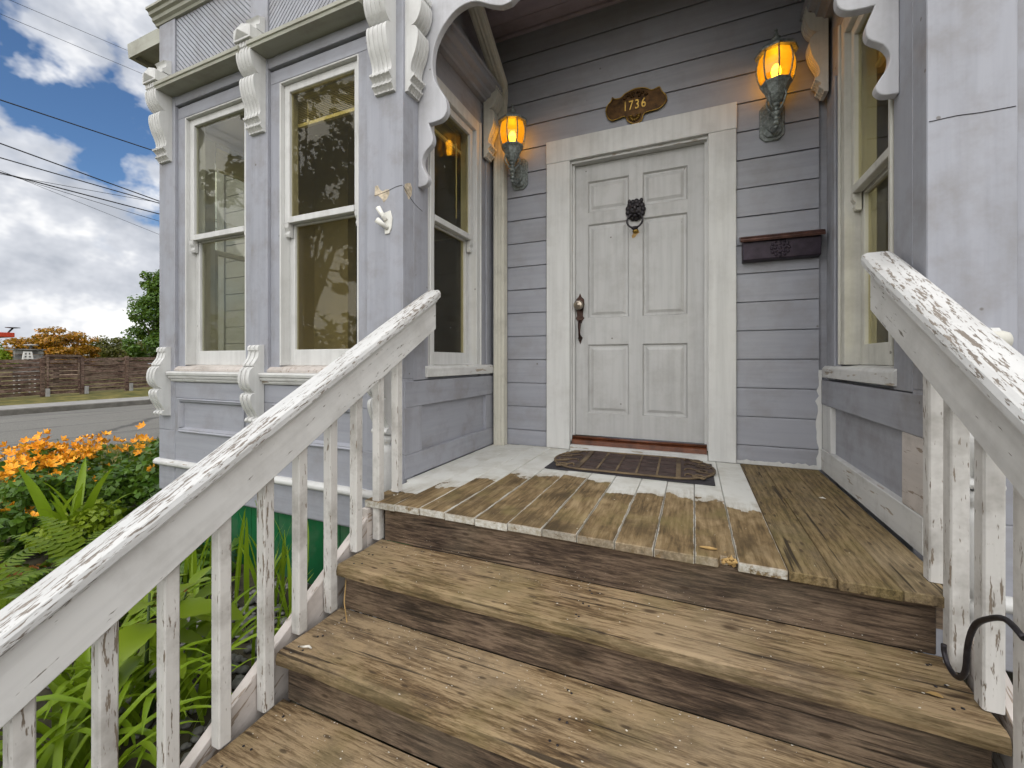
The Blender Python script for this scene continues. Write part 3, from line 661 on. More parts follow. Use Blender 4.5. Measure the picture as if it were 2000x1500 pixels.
for F, spans, par, wins in ((FR, SP, bay, [(-3.495, -2.815), (-2.487, -1.820)]), (F2, [(0.936, 1.86)], bay2, [(1.02, 1.78)])):
    for (p, q), (wa, wb) in zip(spans, wins):
        for a, b in ((p, wa), (wb, q)):
            mb = MB(); fbox(mb, F, a, b, -0.10, -0.023, -0.05, 1.822); mb.build('window_casing', M['lilac_v'], par, 0.002)
        mb = MB(); fbox(mb, F, p, q, -0.10, -0.0225, 1.8225, 1.905); mb.build('window_casing', M['lilac_h'], par, 0.002)
        mb = MB(); fbox(mb, F, p, q, -0.09, -0.004, 1.918, 1.985); mb.build('head_board', M['lilac_h'], par, 0.002)
        # cornice between the brackets: flat soffit, fascia and sloping top
        mb = MB(); fpro(mb, F, [(-0.03, 1.986), (0.105, 1.986), (0.108, 2.004), (0.116, 2.008), (0.116, 2.030), (0.104, 2.034), (-0.02, 2.155), (-0.03, 2.155)], p - 0.04, q + 0.04); mb.build('cornice', M['soffit'], par)
        # sill with its mouldings
        mb = MB(); fpro(mb, F, [(-0.10, -0.028), (-0.02, -0.040), (0.004, -0.060), (0.004, -0.075), (-0.10, -0.075)], p, q); mb.build('sill_top', M['stringer'], par)
        mb = MB(); fpro(mb, F, [(-0.02, -0.0755), (0.040, -0.078), (0.044, -0.088), (0.040, -0.104), (0.026, -0.108), (0.030, -0.118), (0.026, -0.128), (0.014, -0.131), (0.016, -0.141), (0.008, -0.152), (-0.02, -0.158)], p - 0.03, q + 0.03); mb.build('sill_moulding', M['white_h'], par)
        # sunk panel with bolection moulding
        for z0, z1, nm in ((-0.275, -0.158, 'rail_board'), (-0.750, -0.528, 'rail_board'), (-0.98, -0.7505, 'rail_board')):
            mb = MB(); fbox(mb, F, p - 0.10, q + 0.10, -0.035, -0.004, z0, z1); mb.build(nm, M['lilac_h'], par, 0.003)
        mb = MB(); fbox(mb, F, p, q, -0.035, -0.018, -0.53, -0.275); mb.build('sunk_panel', M['lilac_h'], par)
        P0, P1, Z0, Z1 = p + 0.055, q - 0.055, -0.527, -0.276
        for a, b in ((p - 0.10, P0), (P1, q + 0.10)):
            mb = MB(); fbox(mb, F, a, b, -0.035, -0.0035, Z0, Z1); mb.build('stile_board', M['lilac_v'], par)
        pr = [(-0.018, 0.0), (0.008, 0.0), (0.012, 0.008), (0.004, 0.016), (0.004, 0.022), (-0.008, 0.032), (-0.018, 0.036)]
        for zz, s in ((Z1, -1), (Z0, 1)):
            mb = MB(); fpro(mb, F, [(o, zz + s * d) for o, d in pr], P0, P1); mb.build('panel_moulding', M['lilac_h'], par)
        for aa, s in ((P0, 1), (P1, -1)):
            mb = MB(); mb.prism(pr, lambda o, d, t: F(aa + s * d, o, t), Z0 + 0.036, Z1 - 0.036); mb.build('panel_moulding', M['lilac_v'], par)
    A, B = spans[0][0] - 0.20, spans[-1][1] + 0.262
    for p, q in ((A, B),):
        mb = MB(); fpro(mb, F, [(-0.03, -0.742), (0.010, -0.744)] + smooth([(0.018, -0.748), (0.030, -0.760), (0.030, -0.778), (0.018, -0.790)]) + [(-0.03, -0.794)], p - 0.02, q); mb.build('belt_moulding', M['white_h'], par)
    mb = MB(); fpro(mb, F, [(-0.02, 2.575), (0.006, 2.575), (0.012, 2.59), (0.030, 2.60), (0.034, 2.622), (0.052, 2.630), (0.056, 2.652), (0.074, 2.658), (0.074, 2.675), (-0.02, 2.690)], A - 0.03, B + 0.03); mb.build('frieze_moulding', M['soffit'], par)
    mb = MB(); fpro(mb, F, [(-0.03, 2.695), (0.008, 2.70), (0.012, 2.80), (0.05, 2.86), (0.11, 2.92), (0.115, 3.0), (0.16, 3.06), (0.16, 3.14), (-0.03, 3.3)], A - 0.0, B + 0.0); mb.build('roof_cornice', M['soffit'], par)
# pilaster feet below the sill at the bay ends, turned half column under the porch corner brackets
for F, a0, a1, par in ((FR, -3.777, -3.58, bay), (FR, -1.737, XB, bay), (F2, XR, 0.936, bay2)):
    mb = MB(); fbox(mb, F, a0, a1, -0.10, 0.0008, -0.52, -0.1005); mb.build('pilaster_foot', M['lilac_v'], par, 0.003)
    mb = MB(); fbox(mb, F, a0, a1, -0.10, 0.0008, -0.98, -0.5225); mb.build('pilaster_foot', M['lilac_h'], par, 0.003)
col = [(0.0, 0), (0.040, 0), (0.046, -0.02), (0.040, -0.04), (0.030, -0.05), (0.030, -0.060), (0.042, -0.07), (0.046, -0.10), (0.046, -0.30), (0.040, -0.335), (0.030, -0.345), (0.040, -0.36), (0.042, -0.40), (0.030, -0.415), (0.042, -0.425), (0.042, -0.47), (0.048, -0.485), (0.05, -0.53), (0.0, -0.53)]
MB().lathe(col, (-1.595, 1.90, -0.415), 16).build('turned_drop', M['white_v'], bay)
MB().lathe(col, (0.830, 1.84, -0.415), 16).build('turned_drop', M['white_v'], bay2)
MB().tube([(0.78, 1.815, 0.064), (0.885, 1.815, 0.064), (0.897, 1.815, 0.064), (0.904, 1.815, 0.064)], [0.031, 0.031, 0.026, 0.012], 14).build('sill_end', M['cream'], bay2)
# reeded frieze panels, slats clipped to the panel
def clip(poly, f):
    out = []
    for i in range(len(poly)):
        p, q = poly[i], poly[(i + 1) % len(poly)]; a, b = f(p), f(q)
        if a >= 0: out.append(p)
        if a * b < 0:
            t = a / (a - b); out.append((p[0] + t * (q[0] - p[0]), p[1] + t * (q[1] - p[1])))
    return out
def reeded(F, x0, x1, z0, z1, s, par):
    mb = MB(); fbox(mb, F, x0, x1, -0.032, -0.026, z0, z1)
    step = 0.027; n = int(((x1 - x0) + (z1 - z0)) * 0.7071 / step) + 6
    for k in range(-3, n):
        pl = []
        d0, d1 = k * step + 0.003, (k + 1) * step - 0.003
        # stripes along direction (1, -1) for s=+1, (1, 1) for s=-1
        nx, nz = 0.7071, 0.7071 * s
        ox, oz = (x0, z0) if s > 0 else (x0, z1)
        for d, t in ((d0, -2), (d1, -2), (d1, 2), (d0, 2)):
            pl.append((ox + nx * d - nz * t, oz + nz * d + nx * t))
        for fn in (lambda p: p[0] - x0 - 0.002, lambda p: x1 - 0.002 - p[0], lambda p: p[1] - z0 - 0.002, lambda p: z1 - 0.002 - p[1]):
            pl = clip(pl, fn)
            if len(pl) < 3: break
        if len(pl) >= 3: ffac(mb, F, pl, -0.027, -0.012)
    return mb.build('frieze_panel', M['lilac_v'], par)
reeded(FR, -3.580, -2.735, 2.155, 2.576, 1, bay)
reeded(FR, -2.570, -1.737, 2.155, 2.576, -1, bay)
# green plank skirt under the bay
for k in range(17):
    x = -3.74 + k * 0.134
    MB().box(x, x + 0.129, 1.962 + R.uniform(0, 0.004), 1.99, -1.47, -0.975).build('skirt_plank', M['green'], bay, 0.003)

# --- porch side walls (both bays)
def side(F, par, c0, c1, s_end, w0, w1, flip):
    """c0: porch corner, c1: inner corner; w0..w1 the window opening"""
    b = MB()
    fbox(b, F, c0 + 0.105, c1 + 0.1, -0.10, -0.045, -1.3, -0.06)
    ws = b.build('porch_side_wall', M['lilac_hy'], house)
    b = MB(); fbox(b, F, c0 + 0.105, c1 + 0.1, -0.12, -0.1005, 1.83, 3.2); b.build('upper_wall', M['lilac_hy'], ws)
    b = MB(); fbox(b, F, c0 + 0.1005, w0, -0.10, 0.0, -0.112, 2.60); b.build('corner_board', M['lilac_v'], ws, 0.003)
    b = MB(); fbox(b, F, w1, c1 - 0.02, -0.10, -0.020, -0.112, 1.99); b.build('inner_board', M['lilac_v'], ws, 0.003)
    b = MB(); fbox(b, F, w1 + 0.075, w1 + 0.13, -0.021, -0.008, -0.11, 1.60); b.build('inner_bead', M['lilac_v'], ws, 0.004)
    b = MB(); fbox(b, F, w0, w1, -0.10, -0.020, 1.807, 1.99); b.build('head_board', M['lilac_hy'], ws, 0.003)
    b = MB(); fpro(b, F, [(-0.10, -0.02), (0.0, -0.030), (0.014, -0.044), (0.014, -0.098), (-0.10, -0.098)], w0 - 0.03, c1 - 0.06); b.build('window_sill', M['white_hy'], ws, 0.003)
    b = MB(); fbox(b, F, c0 + 0.010, c1 - 0.005, -0.06, 0.005, -0.262, -0.116); b.build('rail_board', M['lilac_hy'], ws, 0.003)
    b = MB(); fbox(b, F, c0 + 0.010, c1 - 0.005, -0.06, 0.006, -0.660, -0.530); b.build('base_board', M['white_hy'] if flip else M['lilac_hy'], ws, 0.003)
    b = MB(); fbox(b, F, c0 + 0.010, c0 + 0.175, -0.06, 0.0035, -0.5295, -0.2625); b.build('stile_board', M['stringer'] if flip else M['lilac_v'], ws, 0.003)
    b = MB(); fbox(b, F, c1 - 0.175, c1 - 0.005, -0.06, 0.0, -0.5295, -0.2625); b.build('stile_board', M['white_v'] if flip else M['lilac_v'], ws, 0.003)
    b = MB(); fbox(b, F, c0 + 0.17, c1 - 0.17, -0.046, -0.024, -0.531, -0.26); b.build('sunk_panel', M['lilac_hy'], ws)
    # cornice moulding and frieze inside the porch
    b = MB(); fpro(b, F, [(-0.02, 1.986), (0.020, 1.986), (0.030, 2.0), (0.060, 2.01), (0.066, 2.035), (0.100, 2.05), (0.106, 2.085), (0.118, 2.09), (0.118, 2.11), (-0.02, 2.155)], c0 + 0.16, c1 - (0.012 if flip else 0.11)); b.build('side_cornice', M['lilac_hy'], ws)
    b = MB(); fbox(b, F, c0 + 0.16, c1 - 0.01, -0.10, 0.0, 2.155, 2.606); b.build('side_frieze', M['lilac_hy'], ws)
    bracket(F, [(o * 1.05, z + 0.06) for o, z in UP], c1 - (0.135 if flip else 0.215), c1 - (0.035 if flip else 0.115), M['cream'], ws, 7)
    bracket(F, UP, c0 + 0.018, c0 + 0.125, M['white_v'], ws, 9)
    return ws
sw1 = side(SL, bay, YF, 3.10, 0, 2.15, 2.873, False)
sw2 = side(RR, bay2, YR, 3.10, 0, 2.10, 2.810, True)

PT = [(-1.675, 1.000), (-1.655, 1.002), (-1.640, 0.975), (-1.622, 0.962), (-1.600, 0.968), (-1.575, 0.966), (-1.572, 0.942), (-1.590, 0.915), (-1.612, 0.897), (-1.630, 0.925), (-1.655, 0.945), (-1.678, 0.942)]
ffac(MB(), FR, [(x, z) for x, z in PT], -0.004, 0.0009).build('bare_patch', M['bare_paint'], bay)
ffac(MB(), SL, [(1.924, 0.985), (1.945, 1.000), (1.975, 1.012), (1.992, 0.985), (1.985, 0.945), (1.960, 0.912), (1.940, 0.935), (1.922, 0.950)], -0.004, 0.0009).build('bare_patch', M['bare_paint'], bay)
for F, pts in ((FR, [(-1.68, 0.945), (-1.60, 0.955), (-1.53, 0.972), (-1.483, 0.975)]), (SL, [(1.912, 0.970), (1.96, 0.935), (2.02, 0.905), (2.09, 0.888)]), (F2, [(0.722, 0.798), (0.79, 0.803), (0.85, 0.800), (0.93, 0.801)])):
    MB().tube([F(a, 0.0006, z) for a, z in smooth(pts, 3)], 0.0016, 5).build('paint_crack', M['iron'], bay if F is not F2 else bay2)
ck_ = []
for k in range(20): ck_.append((0.700 - abs(R.gauss(0.004, 0.010)), -0.655 + 0.60 * k / 19))
ffac(MB(), DW, [(0.714, -0.655)] + ck_ + [(0.714, -0.055)], -0.001, 0.0072).build('caulk', M['white_v'], door_wall)
ck_ = []
for k in range(24): ck_.append((0.255 + 0.455 * k / 23, -0.645 + abs(R.gauss(0.002, 0.008))))
ffac(MB(), DW, [(0.255, -0.662)] + [(a, z) for a, z in ck_] + [(0.710, -0.662)], -0.001, 0.0076).build('caulk', M['white_v'], door_wall)

# --- scalloped arch board across the porch front
AR = [(-1.473, 1.015), (-1.431, 1.019), (-1.408, 1.046), (-1.418, 1.079), (-1.445, 1.122), (-1.452, 1.17), (-1.431, 1.212), (-1.386, 1.249), (-1.379, 1.294), (-1.399, 1.352), (-1.406, 1.372), (-1.372, 1.372), (-1.318, 1.379), (-1.287, 1.41), (-1.285, 1.462), (-1.301, 1.504), (-1.336, 1.558), (-1.368, 1.619), (-1.381, 1.692), (-1.379, 1.753), (-1.363, 1.817), (-1.327, 1.882), (-1.283, 1.928), (-1.231, 1.964), (-1.171, 1.981), (-1.112, 1.978), (-1.063, 1.958), (-1.014, 1.929), (-0.943, 1.899), (-0.889, 1.901)]
lf = smooth(AR[:11], 3) + smooth(AR[11:], 3)
lf += smooth([(-0.889, 1.901), (-0.83, 1.95), (-0.80, 2.08), (-0.80, 2.20), (-0.75, 2.32), (-0.68, 2.40), (-0.60, 2.44), (-0.52, 2.44), (-0.46, 2.47), (-0.382, 2.50)], 3)[1:]  # unseen arch centre, shaped higher to let more light into the upper porch
rt = [(-0.764 - x, z) for x, z in reversed(lf[:-1])]
poly = [(XB + 0.0005, 1.015)] + lf + rt + [(XR - 0.0005, 1.015), (XR - 0.0005, 2.62), (XB + 0.0005, 2.62)]
MB().prism(poly, lambda p, q, t: (p, t, q), 2.046, 2.086).build('porch_arch', M['pale'], house, 0.003)

# --- main wall and eave beyond the bay, house body, interiors
mw = MB().box(-4.98, -3.7, 3.12, 3.25, -1.3, 3.2).build('main_wall', M['lilac_h'], house)
for k in range(-6, 16):
    siding(-4.87, -3.70, 0.014 + 0.184 * k, 0.198 + 0.184 * k, 3.098, mw, M['lilac_h'])
MB().box(-4.99, -4.86, 3.08, 3.12, -1.2, 3.1).build('corner_board', M['lilac_v'], mw, 0.003)
ev = MB().box(-5.32, -3.9, 2.46, 9.0, 3.16, 3.20).build('roof_eave', M['soffit'], house)
MB().prism([(-5.35, 3.12), (-5.30, 3.12), (-5.30, 3.27), (-5.37, 3.27), (-5.37, 3.24)], lambda p, q, t: (p, t, q), 2.43, 9.0).build('gutter', M['soffit'], ev)
MB().box(-5.30, -3.9, 2.43, 2.46, 3.12, 3.27).build('fascia', M['soffit'], ev)
MB().box(-5.0, -1.6, 3.25, 3.30, 2.75, 4.2).box(-1.6, 3.2, 2.1, 2.2, 2.75, 4.2).build('upper_wall', M['lilac_h'], house)
MB().box(-4.6, 3.6, 2.6, 9, 4.2, 4.3).build('roof', M['roofing'], house)
rm = MB()       # room behind the bay windows
rm.box(-5.0, -1.58, 3.25, 8.0, -0.62, -0.58).box(-3.68, -1.58, 2.01, 3.25, -0.62, -0.10).box(-5.0, -1.58, 3.30, 8.0, 2.35, 2.40).box(-3.66, -1.58, 2.01, 3.30, 2.351, 2.401)
rm.box(-1.60, -1.578, 3.2, 8.0, -0.6, 2.4)
room = rm.build('living_room', M['room'], house)
MB().box(-5.0, -1.6, 7.0, 7.1, -0.6, 2.4).box(-5.0, -4.95, 3.3, 7.0, -0.6, 2.4).build('room_wall', M['room_dark'], room)
MB().box(-3.69, -3.66, 2.90, 3.25, -0.6, 2.35).box(-3.70, -3.66, 2.02, 2.90, -0.6, -0.04).box(-3.70, -3.66, 2.02, 2.90, 1.82, 2.35).box(-3.70, -3.2, 3.25, 3.36, -0.6, 2.35).build('bay_lining', M['room'], room)
r2 = MB().box(0.83, 3.2, 2.0, 8, -0.62, -0.58).box(0.83, 3.2, 1.95, 8, 2.35, 2.4).box(3.15, 3.2, 1.95, 8, -0.6, 2.4).box(0.83, 3.2, 7.9, 8, -0.6, 2.4).box(0.84, 0.87, 3.1, 8, -0.6, 2.35)
r2.build('front_room', M['room'], house)
MB().box(2.02, 3.2, 1.945, 2.0, -0.6, 2.4).box(0.85, 1.03, 1.945, 1.99, -0.6, 2.4).build('front_room_wall', M['room'], house)
w6 = window(F2, 1.02, 1.78, -0.03, 1.82, 0.905, M['white_v'])

# ------------------------------------------------------------------ porch stairs
SX0, SX1 = -1.362, 0.648
TR = [(-0.850, 1.325, 1.602), (-1.040, 1.052, 1.352), (-1.225, 0.765, 1.080), (-1.400, 0.475, 0.795)]
stairs = thing('porch_stairs', (-0.35, 1.0, GZ), 'weathered brown wooden stairs climbing to the porch floor', 'stairs')
def warp(mb, k=0.003):
    mb.v = [(x, y, z + k * math.sin(x * 2.3 + y * 9) + (R.uniform(-1, 1) * k * 0.4)) for x, y, z in mb.v]; return mb
def plank(x0, x1, y0, y1, z0, z1, n=14, nose=0.004):
    mb = MB()
    for k in range(n):
        pass
    pr = []
    v = []
    for k in range(n + 1):
        x = x0 + (x1 - x0) * k / n
        d = R.uniform(-nose, nose)
        v += [(x, y0 + d, z0), (x, y0 + d - 0.002, z0 + 0.4 * (z1 - z0)), (x, y0 + 0.004 + d, z1 - 0.006), (x, y0 + 0.014, z1), (x, (y0 + y1) / 2, z1 - 0.003), (x, y1, z1), (x, y1, z0)]
    f = []
    for k in range(n):
        for j in range(7):
            f.append((k * 7 + j, k * 7 + (j + 1) % 7, (k + 1) * 7 + (j + 1) % 7, (k + 1) * 7 + j))
    f += [tuple(range(7)), tuple(n * 7 + j for j in range(7))]
    return MB().add(v, f)
for z, y0, y1 in TR:
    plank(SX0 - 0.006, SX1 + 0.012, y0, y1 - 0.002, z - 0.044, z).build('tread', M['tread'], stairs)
ry = [(1.603, -0.696, -0.8505), (1.353, -0.8945, -1.0405), (1.082, -1.0845, -1.2255), (0.797, -1.2695, -1.4005), (0.505, -1.4445, -1.52)]
for z, y0, y1 in TR:
    nl = MB()
    for x in (-1.31, -1.29, -0.36, -0.34, 0.59, 0.605):
        for y in (y0 + 0.05, y0 + 0.13, y1 - 0.06):
            nl.lathe([(0.0, 0.0), (0.0042, 0.0), (0.0038, 0.0012), (0.0, 0.0014)], (x + R.uniform(-.012, .012), y + R.uniform(-.01, .01), z - 0.0006), 8)
    nl = nl.build('nail_heads', M['iron'], stairs); nl['kind'] = 'stuff'
for y, z1, z0 in ry:
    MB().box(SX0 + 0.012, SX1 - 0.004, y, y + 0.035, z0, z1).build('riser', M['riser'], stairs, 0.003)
for x0, x1 in ((-1.452, -1.414), (0.690, 0.730)):
    zt = lambda y: -0.945 + 0.652 * (y - 1.243)
    MB().prism([(0.30, zt(0.30) - 0.26), (0.30, zt(0.30)), (1.56, zt(1.56)), (1.56, zt(1.56) - 0.30)], lambda p, q, t: (t, p, q), x0, x1).build('stringer', M['stringer'], stairs, 0.003, mw=Matrix.Translation((0, 0.9, -1.2)) @ Matrix.Rotation(math.atan(0.652), 4, 'X'))
MB().box(-1.452, -1.414, 1.56, 1.70, -1.2, -0.70).build('stringer_post', M['stringer'], stairs, 0.003)

# ------------------------------------------------------------------ stair railings
SLP = 0.586
def railing(xi, sgn, centres, z_top, label):
    """xi: stair-side face of the rail board; sgn: +1 when the balusters stand towards +x"""
    yE = 2.04
    rail = thing('stair_railing', (xi + sgn * 0.04, 1.0, GZ), label, 'railing')
    zc = lambda y: z_top + SLP * (y - yE)
    fr_ = Matrix.Translation((xi, 1.0, zc(1.0))) @ Matrix.Rotation(math.atan(SLP), 4, 'X')
    sec = [(-0.056, -0.042), (-0.056, -0.022), (-0.050, -0.008), (-0.034, 0.0), (0.034, 0.0), (0.050, -0.008), (0.056, -0.022), (0.056, -0.042), (0.046, -0.045), (-0.046, -0.045)]
    xc = xi + sgn * 0.026
    n = 30; v = []; yA = -0.55
    for k in range(n + 1):
        y = yA + (yE - yA) * k / n
        sh = 1.0 if k < n else 0.93
        v += [(xc + p * sh + R.uniform(-0.0008, 0.0008), y, zc(y) + q + R.uniform(-0.0008, 0.0008)) for p, q in sec]
    # rounded nose at the upper end
    v += [(xc + p * 0.72, yE + 0.014, zc(yE + 0.014) + q * 0.9 - 0.006) for p, q in sec]; n += 1
    m = len(sec)
    cap = MB().add(v, [(k * m + j, k * m + (j + 1) % m, (k + 1) * m + (j + 1) % m, (k + 1) * m + j) for k in range(n) for j in range(m)] + [tuple(range(m)), tuple(n * m + j for j in range(m))])
    hand = cap.build('handrail', M['rail_cap'], rail, mw=fr_)
    ml = MB()
    for s in (-1, 1):
        ml.prism([(xc + s * p, q) for p, q in [(0.018, -0.0455), (0.042, -0.0455), (0.042, -0.052), (0.034, -0.056), (0.034, -0.064), (0.018, -0.074)]], lambda p, q, t: (p, t, zc(t) + q), -0.55, yE - 0.006)
    ml.build('rail_moulding', M['rail_board'], hand, mw=fr_)
    b0, b1 = sorted((xi, xi + sgn * 0.024))
    bb = MB()
    bb.prism([(b0, 0), (b1, 0), (b1, 1), (b0, 1)], lambda p, q, t: (p, t, (zc(t) - 0.046) if q else (zc(t) - 0.218)), -0.55, yE - 0.008)
    bb.build('rail_board', M['rail_board'], rail, 0.003, mw=fr_)
    for y in centres:
        if y > 1.615: zb = DZ
        elif y > 1.325: zb = TR[0][0]
        elif y > 1.052: zb = TR[1][0]
        elif y > 0.765: zb = TR[2][0]
        elif y > 0.475: zb = TR[3][0]
        else: zb = GZ
        x0, x1 = sorted((xi + sgn * 0.0245, xi + sgn * 0.0655))
        h = 0.0205; e = R.uniform(-0.003, 0.003)
        mb = MB()
        c = 0.004
        poly = [(x0 + c, y - h), (x1 - c, y - h), (x1, y - h + c), (x1, y + h - c), (x1 - c, y + h), (x0 + c, y + h), (x0, y + h - c), (x0, y - h + c)]
        mb.prism([(p, q) for p, q in poly], lambda p, q, t: (p + (e if t < -0.5 + 9 and t == zb + 0.002 else 0), q, t if t == zb + 0.002 else zc(q) - 0.05), zb + 0.002, 5.0)
        mb.build('baluster', M['baluster'], rail)
    MB().box(xc - 0.05, xc + 0.05, -0.62, -0.52, GZ, zc(-0.5) + 0.1).build('newel_post', M['baluster'], rail, 0.005)
    return rail
railing(-1.345, -1, [1.742, 1.604, 1.462, 1.316, 1.167, 1.025, 0.874, 0.725, 0.583, 0.433, 0.29, 0.145, 0.0, -0.15, -0.30], 0.405, 'white stair railing with badly peeling cap, beside the green skirt and garden')
railing(0.622, 1, [1.674, 1.556, 1.414, 1.274, 1.135, 0.99, 0.85, 0.70, 0.56, 0.42, 0.28, 0.14, 0.0, -0.15, -0.30], 0.418, 'white stair railing under the mailbox side bay, with an iron hook on it')

# ------------------------------------------------------------------ small fittings on the house
def lantern(x, dz, label, k):
    yw, ya = 3.094, 2.938
    z = lambda q: q + dz
    t = thing('wall_lantern', (x, yw, z(1.50)), label, 'lantern', 'porch lanterns beside the door')
    v = M['verdigris']
    oc = lambda w, h, zc: [(x + p * w, zc + q * h) for p, q in [(-0.55, -1), (0.55, -1), (1, -0.72), (1, 0.72), (0.55, 1), (-0.55, 1), (-1, 0.72), (-1, -0.72)]]
    b = MB().prism(oc(0.068, 0.120, z(1.502)), lambda p, q, s: (p, s, q), 3.080, yw)
    b.prism(oc(0.052, 0.100, z(1.502)), lambda p, q, s: (p, s, q), 3.068, 3.0805)
    b.prism(oc(0.030, 0.070, z(1.502)), lambda p, q, s: (p, s, q), 3.052, 3.0685)
    b.build('backplate', v, t, 0.004)
    a = MB().tube([(x, 3.06, z(1.445)), (x, 3.02, z(1.415)), (x, 2.975, z(1.405)), (x, 2.945, z(1.425)), (x, ya, z(1.46)), (x, ya, z(1.56))], [0.016, 0.015, 0.013, 0.014, 0.012, 0.014], 10)
    for q, r in ((1.395, 0.014), (1.42, 0.022), (1.445, 0.016), (1.475, 0.026), (1.50, 0.016), (1.525, 0.024)):
        blob(a, (x, ya, z(q)), (r, r, r * 0.75), 10)
    a.build('arm', v, t)
    sc = MB()
    for j in range(4):
        an = math.pi / 4 + j * math.pi / 2; cx, cy = math.cos(an), math.sin(an)
        sc.tube([(x + cx * r, ya + cy * r, z(q)) for r, q in ((0.014, 1.49), (0.030, 1.50), (0.050, 1.525), (0.062, 1.560), (0.058, 1.585), (0.046, 1.590))], 0.0055, 6)
    sc.build('scroll', v, t)
    g = MB().lathe([(0.020, 1.535), (0.034, 1.545), (0.050, 1.575), (0.072, 1.630), (0.086, 1.646), (0.086, 1.655), (0.074, 1.655), (0.060, 1.62), (0.0, 1.60)], (x, ya, dz), 8, False)
    g.build('gallery', v, t)
    gl = MB().lathe([(0.076, 1.652), (0.092, 1.69), (0.100, 1.735), (0.099, 1.775), (0.090, 1.815), (0.082, 1.832)], (x, ya, dz), 8, False)
    gl.f = gl.f[:-2]; gl.s = gl.s[:-2]
    gl.build('glass_globe', M['amber'], t)
    rb = MB()
    for j in range(8):
        an = 2 * math.pi * j / 8
        rb.tube([(x + math.cos(an) * r, ya + math.sin(an) * r, z(q)) for r, q in ((0.080, 1.648), (0.095, 1.69), (0.1025, 1.735), (0.1015, 1.775), (0.092, 1.815), (0.084, 1.835))], 0.0045, 6)
    rb.build('rib', v, t)
    cp = MB().lathe([(0.0, 1.826), (0.112, 1.826), (0.116, 1.836), (0.106, 1.850), (0.074, 1.874), (0.050, 1.888), (0.030, 1.896), (0.0, 1.898)], (x, ya, dz), 8, False)
    cp.build('cap', v, t)
    fn = MB().lathe([(0.0, 1.892), (0.030, 1.895), (0.016, 1.903), (0.024, 1.916), (0.026, 1.926), (0.010, 1.938), (0.014, 1.948), (0.006, 1.960), (0.009, 1.972), (0.0, 1.985)], (x, ya, dz), 10)
    fn.build('finial', v, t)
    bl = MB(); blob(bl, (x, ya, z(1.725)), (0.027, 0.027, 0.046), 12); bl.build('bulb', M['bulb'], t)
    L = bpy.data.lights.new('lantern_light', 'POINT'); L.energy = 0.17; L.color = (1.0, 0.66, 0.20); L.shadow_soft_size = 0.03
    o = bpy.data.objects.new('lantern_light', L); C.objects.link(o); o.parent = t; o.matrix_parent_inverse = W[t].inverted(); o.location = (x, ya - 0.001, z(1.785))
    W[o] = Matrix.Translation(o.location)
    return t
lantern(-1.262, -0.030, 'lit amber wall lantern close to the downspout and corner bracket', 0)
lantern(0.452, 0.002, 'lit amber wall lantern above the dark mailbox', 1)

pq = thing('house_number_plaque', (-0.38, 3.09, 1.80), 'dark brass house number plaque reading 1736 above the door', 'plaque')
OUT = [(-0.585, 1.806), (-0.567, 1.754), (-0.531, 1.731), (-0.451, 1.742), (-0.43, 1.704), (-0.388, 1.675), (-0.339, 1.684), (-0.315, 1.736), (-0.224, 1.743), (-0.177, 1.781), (-0.174, 1.822), (-0.2, 1.857), (-0.217, 1.893), (-0.24, 1.888), (-0.271, 1.885), (-0.312, 1.91), (-0.381, 1.921), (-0.451, 1.902), (-0.48, 1.88), (-0.523, 1.883), (-0.538, 1.898), (-0.547, 1.874), (-0.578, 1.841)]
ol = smooth(OUT + [OUT[0]], 3)[:-1]
MB().prism(ol, lambda p, q, t: (p, t, q), 3.078, 3.0915).build('plate', M['brass'], pq, 0.003)
MB().tube([(p, 3.077, q) for p, q in ol] + [(ol[0][0], 3.077, ol[0][1])], 0.0042, 6).build('raised_edge', M['brass_hi'], pq)
sn = MB()
for k in range(9):
    a = math.pi + math.pi * k / 8 if False else math.pi * (1 + k / 8)
    sn.tube([(-0.383 + 0.012 * math.cos(a), 3.075, 1.733 + 0.012 * math.sin(a)), (-0.383 + 0.042 * math.cos(a), 3.074, 1.733 + 0.042 * math.sin(a))], [0.003, 0.006], 6)
sn.build('sunburst', M['brass_hi'], pq)
cr = MB()
for px, pz in ((-0.45, 1.868), (-0.425, 1.885), (-0.395, 1.893), (-0.36, 1.892), (-0.33, 1.882), (-0.305, 1.864), (-0.40, 1.868), (-0.35, 1.866)):
    blob(cr, (px, 3.076, pz), (0.014, 0.006, 0.010), 8)
cr.build('crest_relief', M['brass'], pq)
for ch, px in zip('1736', (-0.447, -0.408, -0.366, -0.322)):
    fc = bpy.data.curves.new('digit', 'FONT'); fc.body = ch; fc.size = 0.092; fc.extrude = 0.002; fc.offset = 0.0005
    fc.align_x = 'CENTER'; fc.align_y = 'CENTER'
    tmp = bpy.data.objects.new('digit_tmp', fc); C.objects.link(tmp)
    bpy.context.view_layer.update()
    me = bpy.data.meshes.new_from_object(tmp.evaluated_get(bpy.context.evaluated_depsgraph_get()))
    bpy.data.objects.remove(tmp)
    me.materials.clear(); me.materials.append(M['brass_hi'])
    link('digit', me, pq, Matrix.Translation((px, 3.0755, 1.806)) @ Matrix.Rotation(rad(90), 4, 'X') @ Matrix.Diagonal((0.72, 1.0, 1.0, 1.0)))

